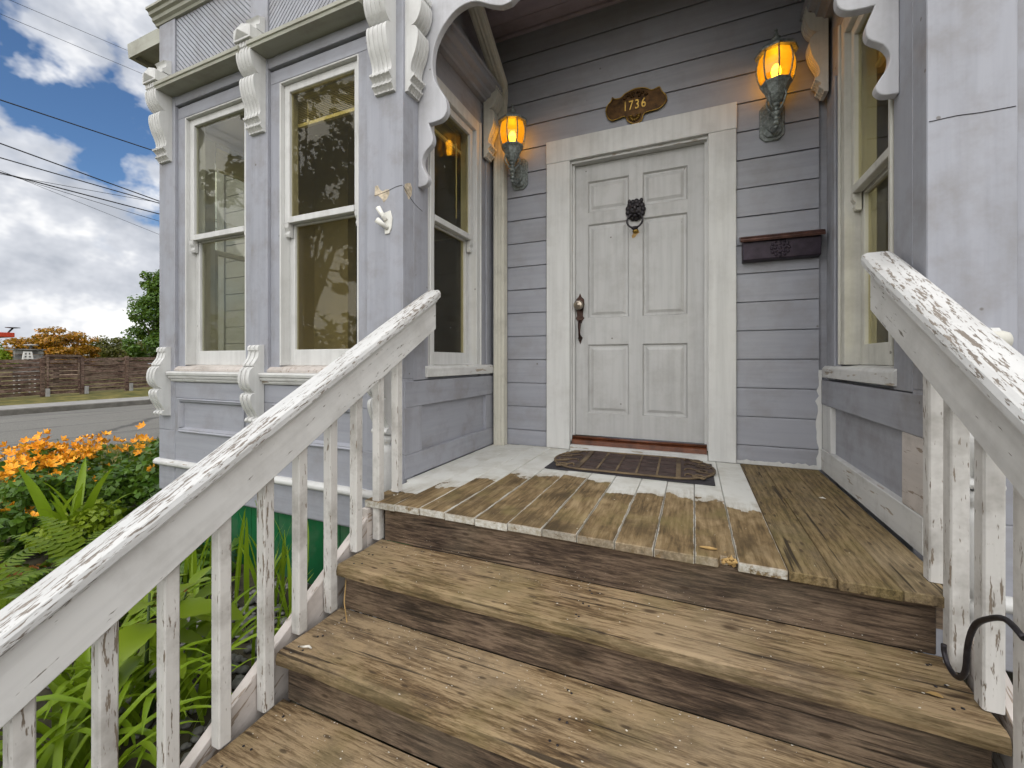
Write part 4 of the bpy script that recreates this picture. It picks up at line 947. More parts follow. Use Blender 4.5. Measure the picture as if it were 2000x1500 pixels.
mbx = thing('mailbox', (0.49, 3.09, 0.70), 'dark plum metal mailbox with embossed rosette, beside the door', 'mailbox')
MB().prism([(3.094, 0.628), (3.030, 0.634), (3.022, 0.760), (3.094, 0.775)], lambda p, q, t: (t, p, q), 0.284, 0.698).build('body', M['mailbox'], mbx, 0.006, seg=2)
MB().prism([(3.094, 0.776), (3.012, 0.758), (3.000, 0.742), (2.996, 0.758), (3.008, 0.776), (3.094, 0.802)], lambda p, q, t: (t, p, q), 0.270, 0.712).build('lid', M['mailbox_lid'], mbx, 0.002)
ro = MB()
for rr, n, s in ((0.046, 12, 0.0095), (0.026, 8, 0.0085), (0.0, 1, 0.010)):
    for k in range(n):
        a = 2 * math.pi * k / n
        blob(ro, (0.488 + rr * math.cos(a), 3.025, 0.694 + rr * math.sin(a)), (s, 0.006, s), 6)
ro.build('rosette', M['mailbox'], mbx)

fb = thing('flagpole_bracket', (-1.585, YF, 0.77), 'white plastic flagpole bracket with two sockets on the corner post', 'bracket')
MB().prism([(-1.610, 0.835), (-1.562, 0.845), (-1.548, 0.80), (-1.555, 0.745), (-1.570, 0.715), (-1.600, 0.715), (-1.606, 0.77)], lambda p, q, t: (p, t, q), YF - 0.008, YF).build('mounting_plate', M['plastic'], fb, 0.002)
def cup(p0, p1, r0, r1):
    return MB().tube([p0, p1], [r0, r1], 14).tube([Vector(p1), Vector(p1) + (Vector(p1) - Vector(p0)).normalized() * 0.002], [r1 * 0.7, r1 * 0.7], 12)
cup((-1.590, YF - 0.012, 0.790), (-1.628, YF - 0.030, 0.862), 0.012, 0.0145).build('socket', M['plastic'], fb)
cup((-1.580, YF - 0.008, 0.745), (-1.618, YF - 0.055, 0.785), 0.011, 0.017).build('socket', M['plastic'], fb)

ds = thing('downspout', (-1.415, 3.05, DZ), 'cream metal downspout in the porch corner beside the lantern', 'downspout')
sec = []
for k in range(24):
    t = 2 * math.pi * k / 24; x = math.cos(t); y = math.sin(t)
    m_ = max(abs(x), abs(y)); w = 1 - (0.07 if k % 2 else 0)
    sec.append((0.048 * x / m_ * w, 0.036 * y / m_ * w))
MB().prism([(-1.412 + p, 3.046 + q) for p, q in sec], lambda p, q, t: (p, q, t), DZ, 2.02).build('pipe', M['downspout'], ds)
def swept(path, section):
    v = []
    for i, (c, d) in enumerate(path):
        d = Vector(d).normalized(); u = Vector((1, 0, 0)); w = d.cross(u).normalized()
        v += [Vector(c) + u * p + w * q for p, q in section]
    m = len(section); n = len(path) - 1
    return MB().add(v, [(k * m + j, k * m + (j + 1) % m, (k + 1) * m + (j + 1) % m, (k + 1) * m + j) for k in range(n) for j in range(m)] + [tuple(range(m)), tuple(n * m + j for j in range(m))])
swept([((-1.412, 3.046, 2.02), (0, 0, 1)), ((-1.405, 3.042, 2.06), (0, -.2, 1)), ((-1.39, 3.020, 2.10), (0, -.7, 1)), ((-1.375, 2.985, 2.135), (0, -1, .6))], sec).build('elbow', M['downspout'], ds)
swept([((-1.375, 2.985, 2.135), (0, -1, .6)), ((-1.33, 2.20, 2.55), (0, -1, .55))], sec).build('upper_pipe', M['downspout'], ds)

tag(MB().tube([(0.612, y, z) for y, z in smooth([(1.487, -0.755), (1.485, -0.775), (1.465, -0.798), (1.425, -0.800), (1.392, -0.765), (1.380, -0.69), (1.352, -0.627), (1.302, -0.583), (1.244, -0.552), (1.19, -0.56)], 4)], 0.0063, 8).build('iron_hook', M['iron']), 'dark iron s-shaped hook hung on the baluster row', 'hook')

# ------------------------------------------------------------------ doormat
dm = thing('doormat', (-0.37, 2.77, DZ), 'brown doormat with rounded ends and openwork scrolls at the door', 'doormat')
zt = DZ + 0.007
def stadium(x0, x1, y0, y1, e, n=14):
    r = (y1 - y0) / 2; yc = (y0 + y1) / 2; pts = []
    for k in range(n + 1):
        a = -math.pi / 2 + math.pi * k / n; pts.append((x1 - e + e * math.cos(a), yc + r * math.sin(a)))
    for k in range(n + 1):
        a = math.pi / 2 + math.pi * k / n; pts.append((x0 + e + e * math.cos(a), yc + r * math.sin(a)))
    return pts
mrot = Matrix.Translation((-0.37, 2.76, 0)) @ Matrix.Rotation(rad(1.5), 4, 'Z') @ Matrix.Translation((0.37, -2.76, 0))
def matbuild(mb, name, mat):
    mb.v = [tuple(mrot @ Vector(p)) for p in mb.v]; return mb.build(name, mat, dm)
st_ = stadium(-0.855, 0.115, 2.50, 3.02, 0.22)
matbuild(MB().prism(st_, lambda p, q, t: (p, q, t), zt, zt + 0.006), 'base', M['mat'])
matbuild(MB().tube([(p, q, zt + 0.006) for p, q in st_ + [st_[0]]], 0.007, 6), 'border', M['mat_dusty'])
for x in (-0.655, -0.085):
    matbuild(MB().box(x - 0.013, x + 0.013, 2.51, 3.01, zt + 0.006, zt + 0.013), 'cross_bar', M['mat_dusty'])
for k in range(4):
    x = -0.655 + 0.57 * (k + 1) / 5
    matbuild(MB().box(x - 0.006, x + 0.006, 2.515, 3.005, zt + 0.006, zt + 0.0105), 'cross_bar', M['mat_dusty'])
for k in range(4):
    y = 2.50 + 0.52 * (k + 1) / 5
    matbuild(MB().box(-0.642, -0.098, y - 0.005, y + 0.005, zt + 0.006, zt + 0.0095), 'cross_bar', M['mat'])
for s, cx in ((-1, -0.67), (1, -0.07)):
    sc = MB()
    for k in range(4):
        yc = 2.565 + 0.13 * k; w = 0.15 if k in (1, 2) else 0.105
        pts = []
        for j in range(17):
            t = j / 16; a = t * 2 * math.pi
            pts.append((cx + s * (0.02 + w * (0.5 - 0.5 * math.cos(a * 0.5)) ), yc + 0.042 * math.sin(a), zt + 0.010))
        sc.tube(pts, 0.005, 5)
        sc.tube([(cx + s * (0.03 + w * 0.55 + 0.03 * math.cos(2 * math.pi * j / 10)), yc + 0.03 * math.sin(2 * math.pi * j / 10), zt + 0.010) for j in range(11)], 0.0045, 5)
    matbuild(sc, 'scrollwork', M['mat_dusty'])
tag(MB().box(-0.845, 0.105, 2.470, 2.97, DZ + 0.003, DZ + 0.0068).build('rubber_mat', M['rubber']), 'black rectangular rubber mat under the brown doormat, corners showing', 'mat')

# ------------------------------------------------------------------ blinds
def blind(F, a0, a1, o, zt_, zb_, n, label):
    p = F((a0 + a1) / 2, o, zt_)
    t = thing('window_blind', p, label, 'blind')
    b = MB(); fbox(b, F, a0, a1, o - 0.012, o + 0.012, zt_ - 0.03, zt_); b.build('head_rail', M['blind'], t)
    for k in range(n):
        z = zb_ + 0.025 + (zt_ - 0.03 - zb_ - 0.025) * (k + 0.5) / n
        b = MB(); fpro(b, F, [(o - 0.007, z + 0.0075), (o - 0.001, z + 0.002), (o + 0.008, z - 0.0055), (o + 0.0085, z - 0.0075), (o - 0.002, z + 0.0005), (o - 0.008, z + 0.006)], a0, a1); b.build('slat', M['blind'], t)
    b = MB(); fbox(b, F, a0, a1, o - 0.011, o + 0.011, zb_, zb_ + 0.020); b.build('bottom_rail', M['blind'], t)
    for a in (a0 + 0.16 * (a1 - a0), a1 - 0.16 * (a1 - a0)):
        b = MB(); b.tube([F(a, o + 0.014, zt_ - 0.03), F(a, o + 0.014, zb_ - 0.004)], 0.0015, 5)
        blob(b, F(a, o + 0.014, zb_ + 0.02), (0.010, 0.006, 0.016), 6); b.build('cord', M['blind'], t)
    return t
blind(FR, -2.455, -1.85, -0.148, 1.79, 1.575, 14, 'ivory blind pulled up in the front window beside the porch corner post')
blind(BL, 2.24, 2.78, -0.145, 1.76, 1.575, 11, 'ivory blind pulled up in the far side window of the bay')
b3 = blind(SL, 2.24, 2.78, -0.150, 1.74, 1.565, 11, 'ivory blind pulled up in the bay side window facing the door')
MB().tube([(XB - 0.125, 2.69, 1.60), (XB - 0.125, 2.69, 1.05)], 0.005, 6).build('wand', M['blind'], b3)
blind(RR, 2.20, 2.72, -0.150, 1.74, 1.50, 12, 'ivory blind in the side window above the mailbox side railing')

# ------------------------------------------------------------------ litter on the stairs
fl = MB()
def flake(x, y, z, s):
    a = R.uniform(0, 6.28); q = [(x + s * R.uniform(.6, 1.2) * math.cos(a + k * 1.57), y + s * R.uniform(.35, .8) * math.sin(a + k * 1.57), z + R.uniform(0, s * .4)) for k in range(4)]
    fl.add(q, [(0, 1, 2, 3)])
for k in range(620):
    t = R.choice((0, 0, 0, 1, 1, 1, 2, 2)); z, y0, y1 = TR[t]
    y = y1 - abs(R.gauss(0, 0.5)) * (y1 - y0) * 0.75 if R.random() < 0.75 else R.uniform(y0, y1)
    y = max(y0 + 0.015, min(y1 - 0.008, y))
    flake(R.uniform(SX0 + 0.02, SX1 - 0.03), y, z + 0.003, R.choice((0.0012, 0.0016, 0.002, 0.0028, 0.004)))
for k in range(60):
    flake(R.uniform(-1.3, 0.65), R.uniform(1.6, 2.4), DZ + 0.004, R.choice((0.0015, 0.002, 0.003)))
for k in range(90): flake(R.uniform(SX0 + .02, SX1 - .02), 1.6015 - R.uniform(0, .004), R.uniform(-0.846, -0.80), R.choice((.001, .0016, .0022)))
tag(fl.build('paint_flakes', M['chip']), 'tiny white paint flakes scattered over the stair treads', 'flakes', kind='stuff')
tag(MB().tube([(-1.335, 1.345, -0.915), (-1.30, 1.30, -0.975), (-1.255, 1.27, -1.030)], 0.0022, 5).build('straw', M['straw']), 'single dry grass straw leaning in the corner of the stairs', 'straw')
tag(MB().tube([(-1.31, 1.10, -1.034), (-1.290, 1.10, -1.030), (-1.275, 1.108, -1.029), (-1.262, 1.108, -1.033)], [0.002, 0.004, 0.005, 0.002], 5).build('feather', M['chip']), 'small white feather on the second tread from the top', 'feather')
tag(MB().add([(0.55, 2.45, DZ + .004), (0.565, 2.435, DZ + .008), (0.583, 2.443, DZ + .005), (0.570, 2.456, DZ + .009)], [(0, 1, 2, 3)]).build('white_petal', M['chip']), 'white fallen petal on the bare porch boards', 'petal')
tag(MB().tube([(0.02, 1.635, DZ + 0.006), (0.05, 1.63, DZ + 0.008), (0.075, 1.635, DZ + 0.006)], [0.003, 0.006, 0.003], 6).build('twig', M['straw']), 'short pale wood splinter lying beside the rotten board end', 'splinter')
def leafmesh(name, L, w, mat, n=6, curl=0.2, fold=0.25, serr=0.0, stalk=0.0):
    v = []; f = []
    for k in range(n + 1):
        t = k / n
        ww = w * (math.sin(math.pi * min(1, t * 0.93 + 0.05)) ** 0.75) * (1 - 0.25 * t)
        if k == n: ww = 0.001
        ww *= 1 + (serr if k % 2 else -serr)
        z = -curl * L * t * t; x = stalk + L * t
        v += [(x, -ww, z + fold * ww), (x, 0, z), (x, ww, z + fold * ww)]
    for k in range(n):
        for j in (0, 1): f.append((k * 3 + j, k * 3 + j + 1, (k + 1) * 3 + j + 1, (k + 1) * 3 + j))
    sm = [True] * len(f)
    if stalk:
        b = len(v); v += [(0, -0.003, 0), (0, 0.003, 0), (stalk, 0.002, 0), (stalk, -0.002, 0)]; f.append((b, b + 1, b + 2, b + 3)); sm.append(False)
    me = bpy.data.meshes.new(name); me.from_pydata(v, [], f); me.materials.append(mat)
    for p in me.polygons: p.use_smooth = True
    return me
yl = leafmesh('fallen_leaf', 0.032, 0.010, M['straw'])
o = link('fallen_leaf', yl, None, Matrix.Translation((0.575, 1.40, -0.845)) @ Matrix.Rotation(rad(150), 4, 'Z')); tag(o, 'yellow fallen leaf on the upper tread by the iron hook', 'leaf')

# ------------------------------------------------------------------ garden beside the stairs
def blade(name, L, w, bend, mat, n=8, up=0.9):
    """strap leaf rising from the origin and arching over along +x"""
    v = []; f = []; x = z = 0.0; a = rad(90) * up
    for k in range(n + 1):
        t = k / n; ww = w * (1 - 0.15 * t) * (1 - t ** 5) * min(1, 0.55 + 2 * t) + 0.0008
        v += [(x, -ww, z + ww * 0.45), (x, 0, z), (x, ww, z + ww * 0.45)]
        x += L / n * math.cos(a); z += L / n * math.sin(a); a -= bend / n * (0.4 + 1.3 * t)
    for k in range(n):
        for j in (0, 1): f.append((k * 3 + j, k * 3 + j + 1, (k + 1) * 3 + j + 1, (k + 1) * 3 + j))
    me = bpy.data.meshes.new(name); me.from_pydata(v, [], f); me.materials.append(mat)
    for p in me.polygons: p.use_smooth = True
    return me
BLD = [blade('leaf', R.uniform(0.45, 0.72), R.uniform(0.011, 0.016), rad(R.uniform(75, 150)), M['l_lily'], 9, R.uniform(0.72, 0.92)) for k in range(8)]
BLU = [blade('leaf', R.uniform(0.42, 0.62), R.uniform(0.008, 0.012), rad(R.uniform(15, 55)), M['l_lily'], 7, R.uniform(0.86, 0.98)) for k in range(5)]
BIG = [blade('leaf', R.uniform(0.55, 0.75), R.uniform(0.024, 0.032), rad(R.uniform(25, 80)), M['l_lily'], 8, R.uniform(0.80, 0.95)) for k in range(4)]
def clump(x, y, n, meshes, sc, label, name='daylily', group='strap-leaved clumps in the garden bed', spread_=0.07, cat='plant'):
    t = thing(name, (x, y, GZ), label, cat, group)
    for k in range(n):
        a = R.uniform(0, 2 * math.pi); s = sc * R.uniform(0.75, 1.2)
        m = Matrix.Translation((x + R.gauss(0, spread_), y + R.gauss(0, spread_), GZ)) @ Matrix.Rotation(a, 4, 'Z') @ Matrix.Rotation(R.uniform(-0.2, 0.2), 4, 'X') @ Matrix.Diagonal((s, s * R.uniform(0.8, 1.25), s, 1))
        link('leaf', R.choice(meshes), t, m)
    return t
clump(-1.98, 0.80, 44, BLD, 1.0, 'arching daylily clump beneath the peeling rail, nearest the camera side')
clump(-1.86, 1.04, 34, BLD, 0.85, 'arching daylily clump right beside the stair stringer')
clump(-2.12, 0.42, 36, BLD, 1.0, 'arching daylily clump at the lower end of the railing')
clump(-1.78, 0.62, 26, BLD, 0.8, 'small daylily clump between stairs and larger daylily clumps')
clump(-2.45, 1.02, 30, BLD, 0.95, 'daylily clump behind the broad-leaved plant, towards the ferns')
clump(-1.80, 1.42, 20, BLU, 0.85, 'upright thin-leaved clump against the green skirt near the stairs', 'crocosmia')
clump(-2.22, 1.66, 22, BLU, 0.95, 'upright thin-leaved clump against the middle of the green skirt', 'crocosmia')
clump(-2.60, 1.50, 18, BLU, 0.9, 'upright thin-leaved clump at the green skirt behind the daylilies', 'crocosmia')
clump(-4.05, 1.52, 13, BIG, 1.05, 'tall wide-bladed plant rising among the ferns above the rail', 'iris', spread_=0.04)
# broad-leaved yellow-green plant seen between the balusters
hy = thing('hydrangea', (-1.96, 0.95, GZ), 'yellow-green broad-leaved plant showing between the balusters', 'plant')
HL = [leafmesh('leaf', R.uniform(0.13, 0.17), R.uniform(0.045, 0.06), M['l_broad'], 12, R.uniform(0.15, 0.45), 0.30, 0.06, 0.03) for k in range(4)]
MB().tube([(-1.96, 0.95, GZ), (-1.955, 0.945, GZ + 0.25), (-1.935, 0.945, GZ + 0.52)], [0.009, 0.007, 0.004], 7).tube([(-1.96, 0.95, GZ), (-1.99, 1.03, GZ + 0.2), (-1.98, 1.10, GZ + 0.44)], [0.008, 0.006, 0.004], 7).build('stem', M['stem'], hy)
for (cx, cy, h0, n) in ((-1.935, 0.945, 0.52, 14), (-1.98, 1.10, 0.44, 12)):
    for k in range(n):
        h = h0 - 0.035 * (k // 2); a = k * 1.57 + (k // 2) * 0.8 + R.uniform(-.3, .3)
        s = 0.62 + 0.085 * min(k, 7)
        m = Matrix.Translation((cx, cy, GZ + h)) @ Matrix.Rotation(a, 4, 'Z') @ Matrix.Rotation(rad(-42 + 6.0 * k + R.uniform(-8, 8)) if k < 8 else rad(R.uniform(0, 22)), 4, 'Y') @ Matrix.Rotation(R.uniform(-.3, .3), 4, 'X') @ Matrix.Scale(s, 4)
        link('leaf', R.choice(HL), hy, m)
# ferns
def frond(name, L, mat, n=20, droop=0.9, w=0.09):
    v = []; f = []; x = z = 0.0; a = rad(68); path = []
    for k in range(n + 1):
        path.append((x, z, a)); x += L / n * math.cos(a); z += L / n * math.sin(a); a -= droop / n * 1.6 * (k / n + 0.3)
    for k in range(n):
        x, z, a = path[k]; x2, z2, a2 = path[k + 1]; t = k / n
        b = len(v); v += [(x, -0.002, z), (x, 0.002, z), (x2, 0.002, z2), (x2, -0.002, z2)]; f.append((b, b + 1, b + 2, b + 3))
        if k < 2: continue
        ln = w * (math.sin(math.pi * (0.12 + 0.86 * t)) ** 0.8); pw = L / n * 0.40
        for s in (-1, 1):
            b = len(v); ca, sa = math.cos(a), math.sin(a)
            v += [(x - pw * ca, 0, z - pw * sa), (x + pw * ca, 0, z + pw * sa), (x + (0.15 * ln + pw * .8) * ca + 0, s * ln * .6, z + (0.15 * ln + pw * .8) * sa - 0.02 * ln), (x + 0.3 * ln * ca, s * ln, z + 0.3 * ln * sa - 0.12 * ln), (x + (0.15 * ln - pw * .7) * ca, s * ln * .6, z + (0.15 * ln - pw * .7) * sa - 0.02 * ln)]
            f.append((b, b + 1, b + 2, b + 3, b + 4))
    me = bpy.data.meshes.new(name); me.from_pydata(v, [], f); me.materials.append(mat)
    return me
FRD = [frond('frond', R.uniform(0.55, 0.75), M['l_fern'], 22, R.uniform(0.9, 1.6), R.uniform(0.075, 0.10)) for k in range(4)]
FRR = [frond('frond', R.uniform(0.45, 0.62), M['l_rust'], 18, R.uniform(1.9, 2.6), 0.06) for k in range(2)]
for x, y, n, s, lb in ((-3.05, 0.88, 13, 0.95, 'green fern with rusty dead fronds, lowest by the railing'), (-3.30, 1.32, 13, 1.0, 'green fern behind the rail, below the wide-bladed plant'), (-2.75, 1.30, 9, 0.7, 'small fern against the bay corner behind the rail'), (-3.75, 0.95, 10, 1.0, 'green fern at the picture edge beneath the orange flowers')):
    t = thing('fern', (x, y, GZ), lb, 'fern', 'ferns below the flower bed')
    for k in range(n + 5):
        a = 2 * math.pi * k / n + R.uniform(-.3, .3)
        rust = k >= n
        m = Matrix.Translation((x + R.uniform(-.03, .03), y + R.uniform(-.03, .03), GZ)) @ Matrix.Rotation(a, 4, 'Z') @ Matrix.Rotation(rad(R.uniform(-12, 18) + (18 if rust else 0)), 4, 'Y') @ Matrix.Scale(s * R.uniform(.8, 1.1), 4)
        o = link('frond', R.choice(FRR if rust else FRD), t, m)
        if rust: o['label'] = 'rusty brown dead frond'
# leafy shrubs
def leafquads(mb, centre, rad3, n, size, shell=0.55, droop=0.3):
    for k in range(n):
        while True:
            d = Vector((R.gauss(0, 1), R.gauss(0, 1), R.gauss(0, 1)))
            if d.length > 1e-3: break
        d.normalize(); r = shell + (1 - shell) * R.random() ** 0.6
        p = Vector(centre) + Vector((d.x * rad3[0], d.y * rad3[1], d.z * rad3[2])) * r
        nrm = (d * 0.8 + Vector((R.uniform(-1, 1), R.uniform(-1, 1), R.uniform(0, 1.4)))).normalized()
        t = nrm.cross(Vector((R.uniform(-1, 1), R.uniform(-1, 1), R.uniform(-1, 1)))).normalized(); b = nrm.cross(t)
        s = size * R.uniform(0.6, 1.3); w = s * 0.42
        q = [p - t * s * .5, p + b * w + nrm * s * .08, p + t * s * .5 - nrm * s * droop * .3, p - b * w + nrm * s * .08, p]
        n0 = len(mb.v); mb.v += [tuple(c) for c in q]; mb.f += [(n0, n0 + 1, n0 + 4), (n0 + 1, n0 + 2, n0 + 4), (n0 + 2, n0 + 3, n0 + 4), (n0 + 3, n0, n0 + 4)]; mb.s += [True] * 4
def raw(name, mb, mat, parent):
    me = bpy.data.meshes.new(name); me.from_pydata(mb.v, [], mb.f); me.materials.append(mat)
    for p in me.polygons: p.use_smooth = True
    return link(name, me, parent)
def shrub(x, y, r, h, n, size, label, mat, name='shrub', clumps=9):
    t = thing(name, (x, y, GZ), label, 'shrub')
    mb = MB(); st = MB()
    for k in range(clumps):
        a = R.uniform(0, 6.28); q = r * math.sqrt(R.random()) * 0.75
        c = (x + q * math.cos(a), y + q * math.sin(a), GZ + h * R.uniform(0.45, 0.92))
        leafquads(mb, c, (r * .42, r * .42, h * .28), n // clumps, size, 0.3)
        st.tube([(x + R.uniform(-.05, .05), y + R.uniform(-.05, .05), GZ), ((x + c[0]) / 2, (y + c[1]) / 2, GZ + h * .4), c], [0.008, 0.006, 0.003], 5)
    raw('foliage', mb, mat, t); st.build('stem', M['stem'], t)
    return t
shrub(-4.25, 2.25, 0.42, 0.66, 1500, 0.060, 'dark green leafy shrub against the bay corner', M['l_dark'])
shrub(-4.55, 1.75, 0.40, 0.52, 1300, 0.058, 'dark green shrub in front of the one at the bay corner', M['l_dark'])
shrub(-4.05, 1.55, 0.26, 0.36, 900, 0.045, 'small bright green shrub just above the peeling rail', M['l_broad'])
shrub(-4.9, 2.75, 0.45, 0.55, 1300, 0.055, 'dark green shrub beside the street lawn behind the flowers', M['l_dark'])
shrub(-4.6, 1.10, 0.40, 0.40, 900, 0.060, 'low dark green shrub behind the ferns', M['l_dark'])
# orange flowers on leafy stems
fv = []; ff = []
for k in range(6):
    a = 2 * math.pi * k / 6; ca, sa = math.cos(a), math.sin(a); pc, ps = math.cos(a + .5), math.sin(a + .5)
    b = len(fv)
    fv += [(0, 0, -0.012), (0.027 * math.cos(a - .46), 0.027 * math.sin(a - .46), 0.010), (0.040 * ca, 0.040 * sa, 0.020 + (0.006 if k % 2 else -.004)), (0.027 * math.cos(a + .46), 0.027 * math.sin(a + .46), 0.010), (0.022 * ca, 0.022 * sa, 0.006)]
    ff += [(b, b + 1, b + 4), (b + 1, b + 2, b + 4), (b + 2, b + 3, b + 4), (b + 3, b, b + 4)]
FLW = bpy.data.meshes.new('flower'); FLW.from_pydata(fv, [], ff); FLW.materials.append(M['orange'])
def flowering(x, y, r, h, nfl, label):
    t = thing('alstroemeria', (x, y, GZ), label, 'flowers', 'orange flowering plants by the street lawn')
    st = MB(); lf_ = MB(); spots = []
    for k in range(max(5, nfl // 4)):
        a = R.uniform(0, 6.28); q = r * math.sqrt(R.random())
        top = Vector((x + q * math.cos(a), y + q * math.sin(a), GZ + h * R.uniform(0.78, 1.1)))
        bs = Vector((x + 0.6 * q * math.cos(a), y + 0.6 * q * math.sin(a), GZ)); spots.append(top)
        st.tube([bs, (bs + top) / 2 + Vector((R.uniform(-.03, .03), R.uniform(-.03, .03), 0)), top], [0.005, 0.004, 0.003], 5)
        for j in range(16):
            p = bs.lerp(top, R.uniform(0.15, 0.95)); leafquads(lf_, p, (0.05, 0.05, 0.03), 2, 0.075, 0.4)
    for k in range(int(nfl * 1.9)):
        p = R.choice(spots) + Vector((R.gauss(0, .075), R.gauss(0, .075), R.gauss(0, .045)))
        link('flower', FLW, t, Matrix.Translation(p) @ Euler((R.uniform(-.9, .9), R.uniform(-.9, .9), R.uniform(0, 6))).to_matrix().to_4x4() @ Matrix.Scale(R.uniform(0.85, 1.3), 4))
    raw('foliage', lf_, M['l_dark'], t); st.build('stem', M['stem'], t)
FP = [(-5.35, 1.52, .22, .44, 14, 'orange flowers on dark stems at the picture edge, lowest of the flower row'), (-5.75, 1.78, .26, .50, 22, 'orange flowering plant at the picture edge, just above the lowest one'), (-6.0, 2.02, .26, .54, 26, 'dense orange flowering plant, second highest of the flower row'), (-5.98, 2.30, .24, .58, 24, 'highest orange flowering plant, nearest the street and the shrub'),
      (-5.55, 2.05, .25, .52, 20, 'orange flowering plant in the middle of the flower row'), (-5.0, 1.78, .22, .46, 8, 'sparse orange flowering plant in front of the flower row'), (-4.60, 1.38, .22, .36, 6, 'few small orange flowers among the ferns'), (-4.30, 2.18, .05, .78, 2, 'orange flowers touching the bay corner above the belt moulding'), (-4.02, 1.98, .06, .52, 2, 'single orange bloom by the bay corner below the belt moulding'),
      (-5.30, 2.42, .20, .56, 9, 'orange flowering plant over the shrub, between flower row and bay corner')]
for a in FP: flowering(*a)
# pebbles, lawn blades
pb = MB()
for k in range(420):
    x = R.uniform(-2.6, -1.5); y = R.uniform(0.9, 1.93); r = R.uniform(0.010, 0.028)
    blob(pb, (x, y, GZ + r * .3), (r * R.uniform(.8, 1.4), r, r * .6), 6)
tag(pb.build('pebbles', M['pebble']), 'grey pebbles along the foot of the green skirt', 'pebbles', kind='stuff')
gr = MB()
for k in range(9000):
    x = R.uniform(-8.8, -5.3); y = R.uniform(0.8, 6.5); h = R.uniform(0.03, 0.075); a = R.uniform(0, 6.28); w = 0.006
    n0 = len(gr.v); z = GZ + 0.02
    gr.v += [(x - w * math.cos(a), y - w * math.sin(a), z), (x + w * math.cos(a), y + w * math.sin(a), z), (x + R.uniform(-.03, .03), y + R.uniform(-.03, .03), z + h)]; gr.f.append((n0, n0 + 1, n0 + 2)); gr.s.append(False)
M['l_grass'] = leafmat('grass blade', (0.08, 0.11, 0.014), (0.17, 0.16, 0.03), (0.24, 0.19, 0.06))
tag(raw('grass', gr, M['l_grass'], None), 'short patchy lawn grass along the street edge', 'grass', kind='stuff')
gc = MB()      # low ground cover filling the bed
for k in range(150):
    x = R.uniform(-5.9, -2.7); y = R.uniform(0.55, 3.0)
    if x > -3.9 and y > 1.85: continue
    leafquads(gc, (x, y, GZ + 0.10), (0.14, 0.14, 0.11), 34, 0.065, 0.3)
tag(raw('ground_cover', gc, M['l_dark'], None), 'dark green ground cover filling the bed', 'ground cover', kind='stuff')

# ------------------------------------------------------------------ across the street: fence, gate
fence = thing('fence', (-21, 8, -1.2), 'brown woven board fence across the street', 'fence')
def fz(y): return -1.265 + 0.032 * (y - 6.1)
def weave(L, s, n=8):
    v = []
    for k in range(n + 1):
        t = k / n; o = s * 0.035 * math.sin(math.pi * t)
        v += [(o - .01, L * t, 0), (o + .01, L * t, 0), (o + .01, L * t, 0.120), (o - .01, L * t, 0.120)]
    f = [(k * 4 + j, k * 4 + (j + 1) % 4, (k + 1) * 4 + (j + 1) % 4, (k + 1) * 4 + j) for k in range(n) for j in range(4)] + [(0, 1, 2, 3), (n * 4, n * 4 + 1, n * 4 + 2, n * 4 + 3)]
    me = _mesh('board', v, f); me.materials.append(M['fence']); return me
WV = {L: (weave(L, 1), weave(L, -1)) for L in (1.36, 1.04)}
posts = [-1.08 + 1.36 * k for k in range(7)] + [8.12 + 1.36 * k for k in range(8)]
for i, y in enumerate(posts):
    MB().box(-21.055, -20.945, y - .055, y + .055, fz(y) - 0.1, fz(y) + 1.345).build('post', M['fence'], fence, 0.01)
    MB().box(-20.95, -20.85, y + .05, y + .15, fz(y) - 0.1, fz(y) + 0.26).build('post_foot', M['concrete'], fence, 0.01)
    if i + 1 < len(posts) and posts[i + 1] - y > 1.2:
        for k in range(9):
            link('board', WV[1.36][(k + i) % 2], fence, Matrix.Translation((-21 + R.uniform(-.008, .008), y, fz(y + .7) + 0.02 + 0.142 * k)) @ Matrix.Rotation(R.uniform(-.006, .006) + 0.032, 4, 'X'))
gate = thing('gate', (-21, 7.6, -1.2), 'woven board gate slightly taller than the brown fence', 'gate')
for k in range(10):
    link('board', WV[1.04][k % 2], gate, Matrix.Translation((-20.97, 7.08, fz(7.6) + 0.04 + 0.138 * k)))
for y in (7.19, 8.01):
    MB().box(-20.94, -20.90, y - .03, y + .03, fz(y) + .05, fz(y) + 1.38).build('gate_stile', M['fence'], gate, 0.008)
MB().box(-20.95, -20.88, 7.14, 8.06, fz(7.6) + 1.36, fz(7.6) + 1.44).build('gate_rail', M['fence'], gate, 0.008)

